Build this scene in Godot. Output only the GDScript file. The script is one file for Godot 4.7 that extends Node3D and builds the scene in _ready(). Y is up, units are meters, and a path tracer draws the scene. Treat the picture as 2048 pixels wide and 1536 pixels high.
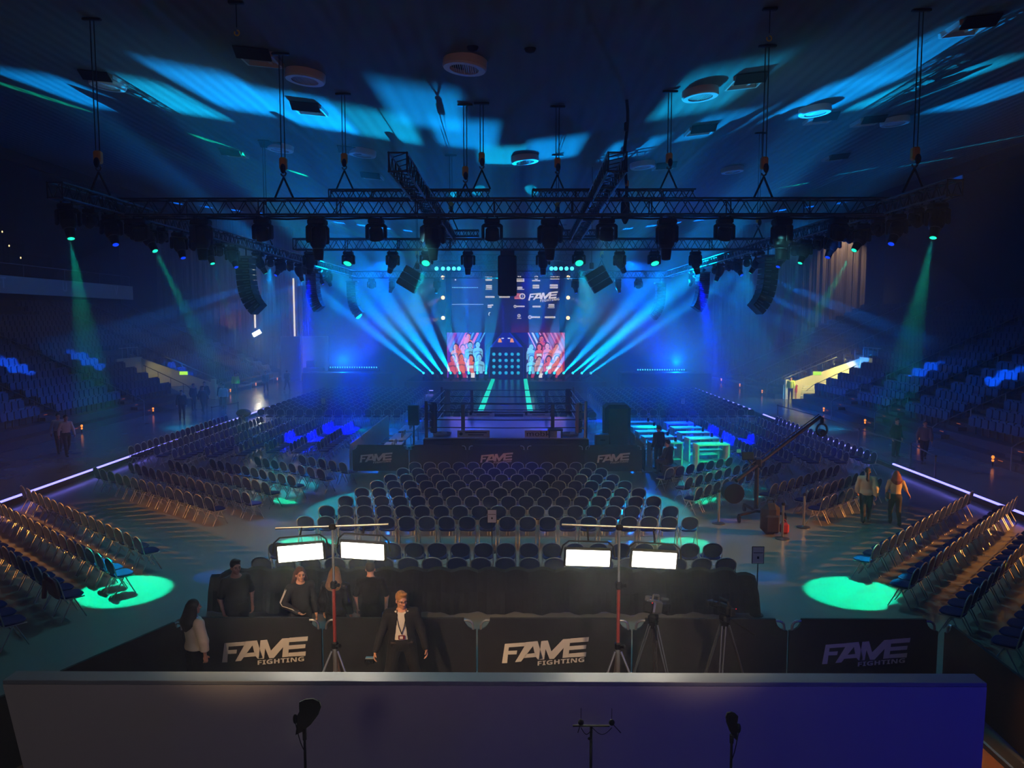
extends Node3D
# Arena hall set up for a fight night. Units metres, y up, the hall's long axis is -z, the floor is y = 0.

const UP := Vector3.UP

# ---------------------------------------------------------------- shape collector
class Sh:
	var v := PackedVector3Array()
	var n := PackedVector3Array()
	var uv := PackedVector2Array()
	func tri(a: Vector3, b: Vector3, c: Vector3, na: Vector3, nb: Vector3, nc: Vector3, ua := Vector2.ZERO, ub := Vector2.ZERO, uc := Vector2.ZERO) -> void:
		if (b - a).cross(c - a).dot(na + nb + nc) > 0.0:
			v.append(a); v.append(c); v.append(b); n.append(na); n.append(nc); n.append(nb); uv.append(ua); uv.append(uc); uv.append(ub)
		else:
			v.append(a); v.append(b); v.append(c); n.append(na); n.append(nb); n.append(nc); uv.append(ua); uv.append(ub); uv.append(uc)
	func quad(a: Vector3, b: Vector3, c: Vector3, d: Vector3, nn: Vector3) -> void:
		tri(a, b, c, nn, nn, nn, Vector2(0, 1), Vector2(1, 1), Vector2(1, 0))
		tri(a, c, d, nn, nn, nn, Vector2(0, 1), Vector2(1, 0), Vector2(0, 0))
	func box(c: Vector3, s: Vector3, b := Basis.IDENTITY) -> Sh:
		var h := s * 0.5
		for ax in 3:
			for sg in [-1.0, 1.0]:
				var w := Vector3.ZERO; w[ax] = sg * h[ax]
				var p := Vector3.ZERO; p[(ax + 1) % 3] = h[(ax + 1) % 3]
				var q := Vector3.ZERO; q[(ax + 2) % 3] = h[(ax + 2) % 3]
				quad(c + b * (w - p - q), c + b * (w + p - q), c + b * (w + p + q), c + b * (w - p + q), (b * w).normalized())
		return self
	func rbox(c: Vector3, s: Vector3, r: float, b := Basis.IDENTITY) -> Sh:
		# a box with chamfered edges
		var h := s * 0.5
		r = minf(r, minf(h.x, minf(h.y, h.z)) * 0.95)
		for ax in 3:
			var i1 := (ax + 1) % 3
			var i2 := (ax + 2) % 3
			for sg in [-1.0, 1.0]:
				var w := Vector3.ZERO; w[ax] = sg * h[ax]
				var p := Vector3.ZERO; p[i1] = h[i1] - r
				var q := Vector3.ZERO; q[i2] = h[i2] - r
				quad(c + b * (w - p - q), c + b * (w + p - q), c + b * (w + p + q), c + b * (w - p + q), (b * w).normalized())
				for s2 in [-1.0, 1.0]:
					var a1 := Vector3.ZERO; a1[ax] = sg * h[ax]; a1[i1] = s2 * (h[i1] - r)
					var a2 := Vector3.ZERO; a2[ax] = sg * (h[ax] - r); a2[i1] = s2 * h[i1]
					var nn := Vector3.ZERO; nn[ax] = sg; nn[i1] = s2
					quad(c + b * (a1 - q), c + b * (a1 + q), c + b * (a2 + q), c + b * (a2 - q), (b * nn).normalized())
		for x in [-1.0, 1.0]:
			for y in [-1.0, 1.0]:
				for z in [-1.0, 1.0]:
					var d := Vector3(x, y, z)
					var nn2 := (b * d).normalized()
					tri(c + b * (d * (h - Vector3(0, r, r))), c + b * (d * (h - Vector3(r, 0, r))), c + b * (d * (h - Vector3(r, r, 0))), nn2, nn2, nn2)
		return self
	func cone(p0: Vector3, p1: Vector3, r0: float, r1: float, sides := 8, caps := true) -> Sh:
		var d := (p1 - p0).normalized()
		var e := d.cross(Vector3.UP if absf(d.y) < 0.9 else Vector3.RIGHT).normalized()
		var f := d.cross(e)
		var sl := d * ((r0 - r1) / maxf(0.001, p0.distance_to(p1)))
		for i in sides:
			var a := TAU * i / sides
			var a2 := TAU * (i + 1) / sides
			var u := e * cos(a) + f * sin(a)
			var u2 := e * cos(a2) + f * sin(a2)
			var n1 := (u + sl).normalized()
			var n2 := (u2 + sl).normalized()
			tri(p0 + u * r0, p0 + u2 * r0, p1 + u2 * r1, n1, n2, n2)
			tri(p0 + u * r0, p1 + u2 * r1, p1 + u * r1, n1, n2, n1)
			if caps:
				if r0 > 0.0: tri(p0, p0 + u * r0, p0 + u2 * r0, -d, -d, -d)
				if r1 > 0.0: tri(p1, p1 + u * r1, p1 + u2 * r1, d, d, d)
		return self
	func tube(pts: Array, r: float, sides := 6) -> Sh:
		for i in pts.size() - 1:
			cone(pts[i], pts[i + 1], r, r, sides, i == 0 or i == pts.size() - 2)
		return self
	func ell(c: Vector3, r: Vector3, nu := 12, nv := 8, b := Basis.IDENTITY, v0 := 0.0, v1 := PI) -> Sh:
		for j in nv:
			var t0 := v0 + (v1 - v0) * j / nv
			var t1 := v0 + (v1 - v0) * (j + 1) / nv
			for i in nu:
				var a0 := TAU * i / nu
				var a1 := TAU * (i + 1) / nu
				var q := [Vector3(sin(t0) * cos(a0), cos(t0), sin(t0) * sin(a0)), Vector3(sin(t0) * cos(a1), cos(t0), sin(t0) * sin(a1)), Vector3(sin(t1) * cos(a1), cos(t1), sin(t1) * sin(a1)), Vector3(sin(t1) * cos(a0), cos(t1), sin(t1) * sin(a0))]
				var p := []
				var m := []
				for k in 4:
					p.append(c + b * (q[k] * r)); m.append((b * (q[k] / r)).normalized())
				if j > 0 or v0 > 0.0: tri(p[0], p[1], p[2], m[0], m[1], m[2])
				tri(p[0], p[2], p[3], m[0], m[2], m[3])
		return self
	func lathe(c: Vector3, prof: Array, sides := 16, b := Basis.IDENTITY) -> Sh:
		# prof: Vector2(radius, height along y), smooth across the sides, flat along the profile
		for j in prof.size() - 1:
			var p: Vector2 = prof[j]
			var q: Vector2 = prof[j + 1]
			var nn := Vector2(q.y - p.y, p.x - q.x).normalized()
			for i in sides:
				var a0 := TAU * i / sides
				var a1 := TAU * (i + 1) / sides
				var d0 := Vector3(cos(a0), 0, sin(a0))
				var d1 := Vector3(cos(a1), 0, sin(a1))
				var n0 := b * (d0 * nn.x + Vector3.UP * nn.y)
				var n1 := b * (d1 * nn.x + Vector3.UP * nn.y)
				var A := c + b * (d0 * p.x + Vector3.UP * p.y)
				var B := c + b * (d1 * p.x + Vector3.UP * p.y)
				var C := c + b * (d1 * q.x + Vector3.UP * q.y)
				var D := c + b * (d0 * q.x + Vector3.UP * q.y)
				if p.x > 0.0: tri(A, B, C, n0, n1, n1)
				if q.x > 0.0: tri(A, C, D, n0, n1, n0)
		return self
	func extr(poly: PackedVector2Array, depth: float, xf := Transform3D.IDENTITY) -> Sh:
		# a flat outline in x, y with thickness along z (from 0 to depth)
		var id := Geometry2D.triangulate_polygon(poly)
		var zf := Vector3(0, 0, depth)
		var nf := xf.basis * Vector3(0, 0, signf(depth))
		for k in range(0, id.size(), 3):
			var a := Vector3(poly[id[k]].x, poly[id[k]].y, 0)
			var b := Vector3(poly[id[k + 1]].x, poly[id[k + 1]].y, 0)
			var c := Vector3(poly[id[k + 2]].x, poly[id[k + 2]].y, 0)
			tri(xf * (a + zf), xf * (b + zf), xf * (c + zf), nf, nf, nf)
			tri(xf * a, xf * b, xf * c, -nf, -nf, -nf)
		var ccw := not Geometry2D.is_polygon_clockwise(poly)
		for k in poly.size():
			var p := Vector3(poly[k].x, poly[k].y, 0)
			var q2 := poly[(k + 1) % poly.size()]
			var q := Vector3(q2.x, q2.y, 0)
			var s := (q - p).normalized()
			var nn := Vector3(s.y, -s.x, 0) if ccw else Vector3(-s.y, s.x, 0)
			quad(xf * p, xf * q, xf * (q + zf), xf * (p + zf), xf.basis * nn)
		return self
	func add(o: Sh, xf: Transform3D) -> Sh:
		for i in o.v.size():
			v.append(xf * o.v[i]); n.append((xf.basis * o.n[i]).normalized()); uv.append(o.uv[i])
		return self
	func into(m: ArrayMesh, mat: Material) -> ArrayMesh:
		var a := []
		a.resize(Mesh.ARRAY_MAX)
		a[Mesh.ARRAY_VERTEX] = v; a[Mesh.ARRAY_NORMAL] = n; a[Mesh.ARRAY_TEX_UV] = uv
		m.add_surface_from_arrays(Mesh.PRIMITIVE_TRIANGLES, a)
		m.surface_set_material(m.get_surface_count() - 1, mat)
		return m
	func mesh(mat: Material) -> ArrayMesh:
		return into(ArrayMesh.new(), mat)

# ---------------------------------------------------------------- bookkeeping
var taken := {}
func numbered(called: String) -> String:
	if not taken.has(called):
		taken[called] = 0
		return called
	taken[called] += 1
	return "%s_%03d" % [called, taken[called]]

func tag(o: Node3D, label: String, category: String, group := "") -> Node3D:
	o.set_meta("label", label); o.set_meta("category", category)
	if group: o.set_meta("group", group)
	return o

func thing(called: String, label: String, category: String, at := Vector3.ZERO, turn := 0.0, group := "") -> Node3D:
	var o := Node3D.new()
	o.name = numbered(called); add_child(o)
	o.position = at; o.rotation.y = turn
	return tag(o, label, category, group)

func part(called: String, s: Sh, mat: Material, parent: Node3D, label := "") -> MeshInstance3D:
	return inst(called, s.mesh(mat), parent, label)

func inst(called: String, m: Mesh, parent: Node3D, label := "") -> MeshInstance3D:
	var o := MeshInstance3D.new()
	o.name = called if parent != self else numbered(called)
	o.mesh = m
	parent.add_child(o, true)
	if label: o.set_meta("label", label)
	return o

func struct(called: String, s: Sh, mat: Material) -> MeshInstance3D:
	var o := part(called, s, mat, self)
	o.set_meta("kind", "structure")
	return o

func dup(o: Node3D, label: String, at: Vector3, turn := 0.0) -> Node3D:
	var c: Node3D = o.duplicate()
	c.name = numbered(String(o.name).rstrip("0123456789").trim_suffix("_"))
	add_child(c)
	c.position = at; c.rotation.y = turn
	c.set_meta("label", label)
	return c

const ORD := ["first", "second", "third", "fourth", "fifth", "sixth", "seventh", "eighth", "ninth", "tenth", "eleventh", "twelfth", "thirteenth", "fourteenth", "fifteenth", "sixteenth", "seventeenth", "eighteenth", "nineteenth", "twentieth", "twenty-first", "twenty-second", "twenty-third", "twenty-fourth", "twenty-fifth", "twenty-sixth", "twenty-seventh", "twenty-eighth", "twenty-ninth", "thirtieth"]

# ---------------------------------------------------------------- materials
func mt(c: Color, rough := 0.8, metal := 0.0) -> StandardMaterial3D:
	var m := StandardMaterial3D.new()
	m.albedo_color = c; m.roughness = rough; m.metallic = metal
	return m

func glow(c: Color, e := 1.0) -> StandardMaterial3D:
	var m := mt(Color(0.05, 0.05, 0.05), 0.4)
	m.emission_enabled = true; m.emission = c; m.emission_energy_multiplier = e
	return m

var M := {}

# ---------------------------------------------------------------- lights
func spot(at: Vector3, to: Vector3, half: float, energy: float, c: Color, soft := 0.25, size := 0.02) -> SpotLight3D:
	var l := SpotLight3D.new()
	l.name = numbered("spot_light"); add_child(l)
	l.position = at
	var d := (to - at).normalized()
	l.look_at(to, UP if absf(d.y) < 0.98 else Vector3.RIGHT)
	l.spot_angle = half; l.spot_angle_attenuation = soft; l.light_energy = energy; l.light_color = c
	l.spot_range = 120.0; l.spot_attenuation = 2.0; l.light_size = size; l.shadow_enabled = true
	return l

func area(at: Vector3, to: Vector3, size: Vector2, energy: float, c: Color) -> AreaLight3D:
	var l := AreaLight3D.new()
	l.name = numbered("area_light"); add_child(l)
	l.position = at; l.look_at(to, UP)
	l.area_size = size; l.light_energy = energy; l.light_color = c
	l.area_range = 60.0; l.area_attenuation = 2.0; l.shadow_enabled = true
	return l

# ---------------------------------------------------------------- the scene
const CAM := Vector3(0.63, 6.0, 0.0)
const FOG := 0.0042
var cam: Camera3D

func _ready() -> void:
	cam = Camera3D.new()
	cam.name = "camera"
	add_child(cam)
	cam.fov = 54.24
	cam.position = CAM
	cam.rotation_degrees = Vector3(-4.88, 0.34, 0.0)
	cam.near = 0.1; cam.far = 200.0
	var we := WorldEnvironment.new()
	we.name = "world_environment"
	var e := Environment.new()
	e.background_mode = Environment.BG_COLOR
	e.background_color = Color.BLACK
	e.tonemap_mode = Environment.TONE_MAPPER_LINEAR
	e.tonemap_exposure = 1.0
	e.sdfgi_enabled = true; e.ssao_enabled = true; e.ssil_enabled = true
	e.volumetric_fog_enabled = true
	e.volumetric_fog_density = FOG
	e.volumetric_fog_albedo = Color(0.95, 0.97, 1.0)
	e.volumetric_fog_anisotropy = 0.62
	e.volumetric_fog_length = 120.0
	we.environment = e
	add_child(we)
	house_lights()
	materials()
	hall()
	stands()
	stage()
	ring()
	rig()
	floor_seating()
	arena_seating()
	near_group()
	right_side()
	people()
	haze_banks()

# Lights that belong to no single visible fitting: washes from lamps above and behind the camera and from the far corners of the rig.
func house_lights() -> void:
	# warm work light on the interview spot in front of the camera
	spot(Vector3(-4.0, 7.8, -3.6), Vector3(-1.9, 0.9, -11.6), 13.0, 95.0, Color(1.0, 0.80, 0.56), 0.6, 0.2)
	spot(Vector3(3.6, 7.8, -3.6), Vector3(2.3, 0.9, -11.6), 13.0, 80.0, Color(1.0, 0.82, 0.6), 0.6, 0.2)
	# dim grey light from the camera tier on the parapet, and the blue lamp to its right
	spot(Vector3(-6.0, 7.5, 3.0), Vector3(-3.6, 1.2, -8.0), 34.0, 8.0, Color(1.0, 0.92, 0.86), 1.0, 1.4)
	spot(Vector3(11.0, 5.0, -1.5), Vector3(4.6, 0.9, -8.0), 30.0, 24.0, Color(0.19, 0.2, 1.0), 1.0, 1.4)
	# warm light low from the two near corners of the hall
	spot(Vector3(-24.5, 4.2, -17.0), Vector3(-12.0, 0.0, -20.5), 20.0, 520.0, Color(1.0, 0.62, 0.26), 0.9, 0.12)
	spot(Vector3(24.0, 4.2, -16.5), Vector3(12.5, 0.0, -19.5), 20.0, 520.0, Color(1.0, 0.62, 0.26), 0.9, 0.12)
	# the narrow amber beam along the floor
	spot(Vector3(19.4, 1.75, -9.2), Vector3(6.5, 0.0, -19.65), 0.9, 2600.0, Color(1.0, 0.66, 0.08), 0.2)
	# brown glow on the ceiling over the camera
	spot(Vector3(0.0, 4.5, 4.0), Vector3(0.0, 13.0, -12.0), 45.0, 22.0, Color(1.0, 0.6, 0.45), 1.0, 0.3)
	for s in [-1.0, 1.0]:
		spot(Vector3(s * 9.0, 9.6, -25.0), Vector3(s * 11.0, 14.0, -25.5), 74.0, 5.0, Color(0.45, 0.82, 0.9), 1.0, 0.2)
	# blue washes that fill the haze above the stage and the far seats
	for s in [-1.0, 1.0]:
		spot(Vector3(s * 9.0, 10.4, -57.0), Vector3(s * 13.0, 0.0, -46.0), 42.0, 520.0, Color(0.0, 0.4, 1.0), 0.9, 0.1)
		spot(Vector3(s * 3.0, 10.4, -56.5), Vector3(s * 1.5, 0.0, -46.0), 36.0, 110.0, Color(0.0, 0.3, 1.0), 0.9, 0.1)
		spot(Vector3(s * 15.0, 2.2, -67.5), Vector3(s * 12.0, 10.0, -50.0), 46.0, 260.0, Color(0.0, 0.42, 1.0), 0.9, 0.1)
		spot(Vector3(s * 10.6, 8.6, -44.0), Vector3(s * 24.0, 2.0, -52.0), 40.0, 60.0, Color(0.0, 0.42, 1.0), 0.9, 0.1)
		spot(Vector3(s * 10.6, 8.6, -24.0), Vector3(s * 24.0, 1.0, -33.0), 42.0, 20.0, Color(0.05, 0.4, 1.0), 0.9, 0.1)
	# soft teal wash from the front of the rig over the near floor
	for x in [-7.0, -2.0, 3.0, 8.0]:
		spot(Vector3(x, 8.4, -21.3), Vector3(x * 1.1, 0.0, -17.5), 50.0, 24.0, Color(0.36, 0.76, 0.8), 0.9, 0.1)

# Denser haze where the hazers stand: over the stage and above the two light bars.
func haze_banks() -> void:
	for q in [[Vector3(-0.2, 6.0, -57.0), Vector3(64, 17, 54), 0.007, "pale haze hanging over the stage"]]:
		var f := FogVolume.new()
		f.name = numbered("haze_bank")
		f.shape = RenderingServer.FOG_VOLUME_SHAPE_ELLIPSOID
		f.size = q[1]; f.position = q[0]
		var m := FogMaterial.new()
		m.density = q[2]; m.albedo = Color(0.95, 0.97, 1.0)
		f.material = m
		add_child(f)
		tag(f, q[3], "haze")
		f.set_meta("kind", "stuff")

func materials() -> void:
	var nz := FastNoiseLite.new()
	nz.seed = 7; nz.frequency = 0.008; nz.fractal_octaves = 4
	var fl := mt(Color(0.47, 0.48, 0.47), 1.0)
	var nt := NoiseTexture2D.new()
	nt.width = 512; nt.height = 512; nt.seamless = true; nt.noise = nz
	var g := Gradient.new()
	g.set_color(0, Color(0.16, 0.16, 0.16)); g.set_color(1, Color(0.26, 0.26, 0.26))
	nt.color_ramp = g
	fl.roughness = 1.0
	fl.roughness_texture = nt
	fl.roughness_texture_channel = BaseMaterial3D.TEXTURE_CHANNEL_RED
	fl.uv1_triplanar = true; fl.uv1_world_triplanar = true; fl.uv1_scale = Vector3(0.12, 0.12, 0.12)
	M.floor = fl
	M.wood = mt(Color(0.5, 0.34, 0.2), 0.45)
	var im := Image.create(64, 4, false, Image.FORMAT_RGB8)
	for x in 64:
		var h := 0.5 + 0.5 * cos(TAU * x / 32.0)
		im.fill_rect(Rect2i(x, 0, 1, 4), Color(h, h, h))
	var ct := mt(Color(0.33, 0.33, 0.33), 0.85)
	ct.heightmap_enabled = true
	ct.heightmap_texture = ImageTexture.create_from_image(im)
	ct.heightmap_scale = 3.0
	ct.uv1_scale = Vector3(60, 1, 1)
	M.ceiling = ct
	M.dark = mt(Color(0.10, 0.105, 0.115), 0.8)
	M.wall = mt(Color(0.17, 0.18, 0.2), 0.85)
	M.riser = mt(Color(0.16, 0.17, 0.19), 0.8)
	M.black = mt(Color(0.03, 0.032, 0.037), 0.6)
	M.black.metallic_specular = 0.3
	M.cloth = mt(Color(0.045, 0.047, 0.052), 0.95)
	M.metal = mt(Color(0.62, 0.63, 0.65), 0.32, 0.9)
	M.steel = mt(Color(0.36, 0.38, 0.4), 0.42, 0.85)
	M.rigmetal = mt(Color(0.22, 0.23, 0.25), 0.4, 0.8)
	M.seat = mt(Color(0.035, 0.11, 0.34), 0.9)
	M.seat.metallic_specular = 0.2
	M.arena = mt(Color(0.10, 0.19, 0.36), 0.6)
	M.white = mt(Color(0.82, 0.82, 0.82), 0.6)
	M.offwhite = mt(Color(0.72, 0.71, 0.69), 0.7)
	M.print = mt(Color(0.74, 0.73, 0.71), 0.8)
	M.yellow = mt(Color(0.85, 0.66, 0.08), 0.5)
	M.red = mt(Color(0.62, 0.08, 0.06), 0.7)
	M.curtain = mt(Color(0.42, 0.38, 0.36), 0.95)
	M.rail = mt(Color(0.5, 0.52, 0.55), 0.4, 0.5)
	M.skin = mt(Color(0.78, 0.56, 0.45), 0.6)
	M.lens_off = mt(Color(0.02, 0.03, 0.05), 0.1)
	M.lens_green = glow(Color(0.12, 1.0, 0.75), 1.6)
	M.lens_cyan = glow(Color(0.3, 0.9, 1.0), 2.5)
	M.lens_blue = glow(Color(0.05, 0.25, 1.0), 1.2)
	M.lens_warm = glow(Color(1.0, 0.85, 0.62), 2.0)
	M.amber = glow(Color(1.0, 0.55, 0.2), 1.6)
	M.amber_dim = glow(Color(1.0, 0.5, 0.25), 0.28)
	M.tape = glow(Color(0.48, 0.46, 1.0), 3.6)
	M.runway_led = glow(Color(0.0, 0.92, 0.72), 1.1)

func hall() -> void:
	struct("floor", Sh.new().box(Vector3(-1.0, -0.15, -36.0), Vector3(84, 0.3, 96)), M.floor)
	# ceiling: a hung sheet that sags towards the middle of the hall
	var s := Sh.new()
	var n := 60
	var zz := [8.0, -20.0, -50.0, -78.0]
	for i in n:
		var x0 := -30.0 + 60.0 * i / n
		var x1 := -30.0 + 60.0 * (i + 1) / n
		for k in 3:
			for side in [0.0, 0.25]:
				var a := Vector3(x0, cy(x0) + side, zz[k])
				var b := Vector3(x1, cy(x1) + side, zz[k])
				var c := Vector3(x1, cy(x1) + side, zz[k + 1])
				var d := Vector3(x0, cy(x0) + side, zz[k + 1])
				var nn := Vector3.DOWN if side == 0.0 else Vector3.UP
				s.tri(a, b, c, nn, nn, nn, Vector2(float(i) / n, 0), Vector2((i + 1.0) / n, 0), Vector2((i + 1.0) / n, 1))
				s.tri(a, c, d, nn, nn, nn, Vector2(float(i) / n, 0), Vector2((i + 1.0) / n, 1), Vector2(float(i) / n, 1))
	struct("ceiling", s, M.ceiling)
	struct("trim_1", Sh.new().box(Vector3(30.1, 16.1, -35), Vector3(0.3, 1.0, 86)), M.dark)
	struct("trim_2", Sh.new().box(Vector3(-30.1, 16.1, -35), Vector3(0.3, 1.0, 86)), M.dark)
	struct("ceiling_outer", Sh.new().box(Vector3(-1, 19.2, -36), Vector3(84, 0.3, 96)), M.dark)
	struct("wall_right", Sh.new().box(Vector3(39.0, 9.5, -36), Vector3(0.4, 19.4, 90)), M.wall)
	struct("wall_left", Sh.new().box(Vector3(-41.0, 9.5, -36), Vector3(0.4, 19.4, 90)), M.wall)
	struct("wall_far", Sh.new().box(Vector3(-1.0, 9.5, -79.0), Vector3(80, 19.4, 0.4)), M.wall)
	struct("wall_near", Sh.new().box(Vector3(-1.0, 9.5, 9.0), Vector3(80, 19.4, 0.4)), M.wall)
	# lit kerbs along both long sides of the floor
	for sd in [-1.0, 1.0]:
		var k := thing("light_kerb", "low dark kerb with violet light line beside the %s walkway" % ("left" if sd < 0 else "right"), "light strip", Vector3(sd * 15.85, 0, -40.0))
		part("kerb", Sh.new().rbox(Vector3(0, 0.09, 0), Vector3(0.14, 0.18, 56), 0.02), M.black, k)
		for i in 28:
			var z := 27.0 - 2.0 * i
			if (sd < 0 and i in [12]) or (sd > 0 and i in [9, 17]): continue
			part("light_tube", Sh.new().cone(Vector3(0, 0.2, z - 0.98), Vector3(0, 0.2, z + 0.98), 0.045, 0.045, 6), M.tape, k)
	# far end strip, seen in pieces behind the far seats
	var fs := thing("light_kerb", "short violet light line on the floor below the stage", "light strip", Vector3(0, 0, -61.6))
	part("kerb", Sh.new().box(Vector3(0, 0.08, 0), Vector3(24, 0.16, 0.1)), M.black, fs)
	for x in [-7.4, -6.6, 7.0, 7.9, 8.8, 10.2, 11.4, 13.2, 14.2]:
		part("light_tube", Sh.new().box(Vector3(x, 0.2, 0), Vector3(0.7, 0.05, 0.05)), M.tape, fs)
	ceiling_fittings()
	curtains()

func cy(x: float) -> float:
	return 13.0 + 0.12 * (sqrt(x * x + 9.0) - 3.0)

func ceiling_fittings() -> void:
	var rim := Sh.new().lathe(Vector3.ZERO, [Vector2(0.40, -0.17), Vector2(0.57, -0.17), Vector2(0.6, -0.12), Vector2(0.6, 0.1)], 28)
	var hole := Sh.new().lathe(Vector3.ZERO, [Vector2(0.0, -0.06), Vector2(0.41, -0.06)], 24)
	var rim_m := rim.mesh(M.white)
	var hole_m := hole.mesh(M.black)
	var slat := Sh.new()
	var vents := [[-0.77, -20.97, "nearest the camera over the hall's middle"], [0.99, -33.04, "over the boxing ring"], [-5.73, -23.24, "left of the middle, near the first hoist chains"], [6.65, -25.37, "in a blue light patch right of the middle"], [12.1, -29.69, "in the long blue patch on the right"], [17.07, -33.54, "far right beside a square hatch"], [-10.09, -34.74, "above the left side truss"], [6.66, -36.74, "behind the tall black riser pole"], [12.21, -41.15, "above the right side truss"], [-13.59, -26.79, "in the left blue patches"], [-6.16, -33.76, "behind the second hoist on the left"]]
	for q in vents:
		var t := thing("ceiling_vent", "round white louvred ceiling vent " + q[2], "vent", Vector3(q[0], cy(q[0]) - 0.08, q[1]), 0.0, "round ceiling vents")
		t.rotation.z = 0.1 * signf(q[0])
		inst("rim", rim_m, t); inst("duct", hole_m, t)
		for i in 13:
			var x := -0.36 + 0.06 * i
			var l := 2.0 * sqrt(maxf(0.01, 0.16 - x * x))
			part("slat", Sh.new().box(Vector3(x, -0.12, 0), Vector3(0.014, 0.07, l), Basis(Vector3(0, 0, 1), 0.35 if x < 0 else -0.35)), M.white, t)
	var hat := [[-6.71, -22.13, "left of the middle, first in its row"], [-6.71, -27.35, "left of the middle, second in its row"], [13.33, -21.99, "at the upper right, nearest the camera"], [7.95, -24.81, "beside the right hoist chain"], [13.03, -31.54, "right, behind the round vent"], [8.02, -31.03, "above the front truss on the right"], [-6.65, -34.0, "left of the middle, third in its row"], [-13.51, -26.49, "far left in the blue light patches"], [-10.36, -34.87, "left, behind a hoist chain"], [-13.34, -37.98, "far left above the side truss"], [-6.89, -39.9, "left of the middle, fourth in its row"], [7.94, -38.04, "right, next to the round vent"], [15.7, -33.15, "far right in shade"], [17.86, -41.59, "far right with two small lamps"]]
	var fr := Sh.new()
	for sd in [-1.0, 1.0]:
		fr.box(Vector3(sd * 0.5, -0.05, 0), Vector3(0.06, 0.14, 1.06)); fr.box(Vector3(0, -0.05, sd * 0.5), Vector3(1.06, 0.14, 0.06))
	var fm := fr.mesh(M.offwhite)
	for q in hat:
		var t := thing("ceiling_hatch", "square ceiling hatch with an open flap, " + q[2], "hatch", Vector3(q[0], cy(q[0]) - 0.02, q[1]), 0.0, "square ceiling hatches")
		t.rotation.z = 0.1 * signf(q[0])
		inst("hatch_frame", fm, t)
		part("lid", Sh.new().box(Vector3(0, 0.02, 0), Vector3(0.95, 0.03, 0.95)), M.offwhite, t)
		part("flap", Sh.new().box(Vector3(0, -0.12, 0.62), Vector3(1.0, 0.03, 0.42), Basis(Vector3.RIGHT, -0.5)), M.black, t)
		part("lamp_tube", Sh.new().box(Vector3(0.2, -0.03, 0), Vector3(0.09, 0.06, 0.8)), M.white, t)
	for q in [[-0.5, -19.94, "left of the pair"], [0.98, -20.1, "right of the pair"]]:
		var t := thing("ceiling_speaker", "small black half-round ceiling fitting near the first vent, " + q[1 + 1], "fitting", Vector3(q[0], cy(q[0]) - 0.02, q[1]))
		part("housing", Sh.new().ell(Vector3.ZERO, Vector3(0.16, 0.12, 0.1), 12, 4, Basis(Vector3.RIGHT, PI)), M.black, t)
	for q in [[6.76, -18.88, "right, at the top of the view"], [-5.94, -18.21, "left, at the top of the view"]]:
		var t := thing("ceiling_hook", "small hook on a short ceiling wire, " + q[2], "hook", Vector3(q[0], cy(q[0]), q[1]))
		part("plate", Sh.new().rbox(Vector3(0, -0.03, 0), Vector3(0.36, 0.08, 0.12), 0.02), M.black, t)
		part("wire", Sh.new().cone(Vector3(0, -0.05, 0), Vector3(0, -0.6, 0), 0.012, 0.012, 5), M.black, t)
		var hk := []
		for i in 8: hk.append(Vector3(0.06 * sin(i * 0.75), -0.66 - 0.06 + 0.06 * cos(i * 0.75), 0))
		part("hook", Sh.new().tube(hk, 0.018, 5), M.yellow, t)

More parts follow.
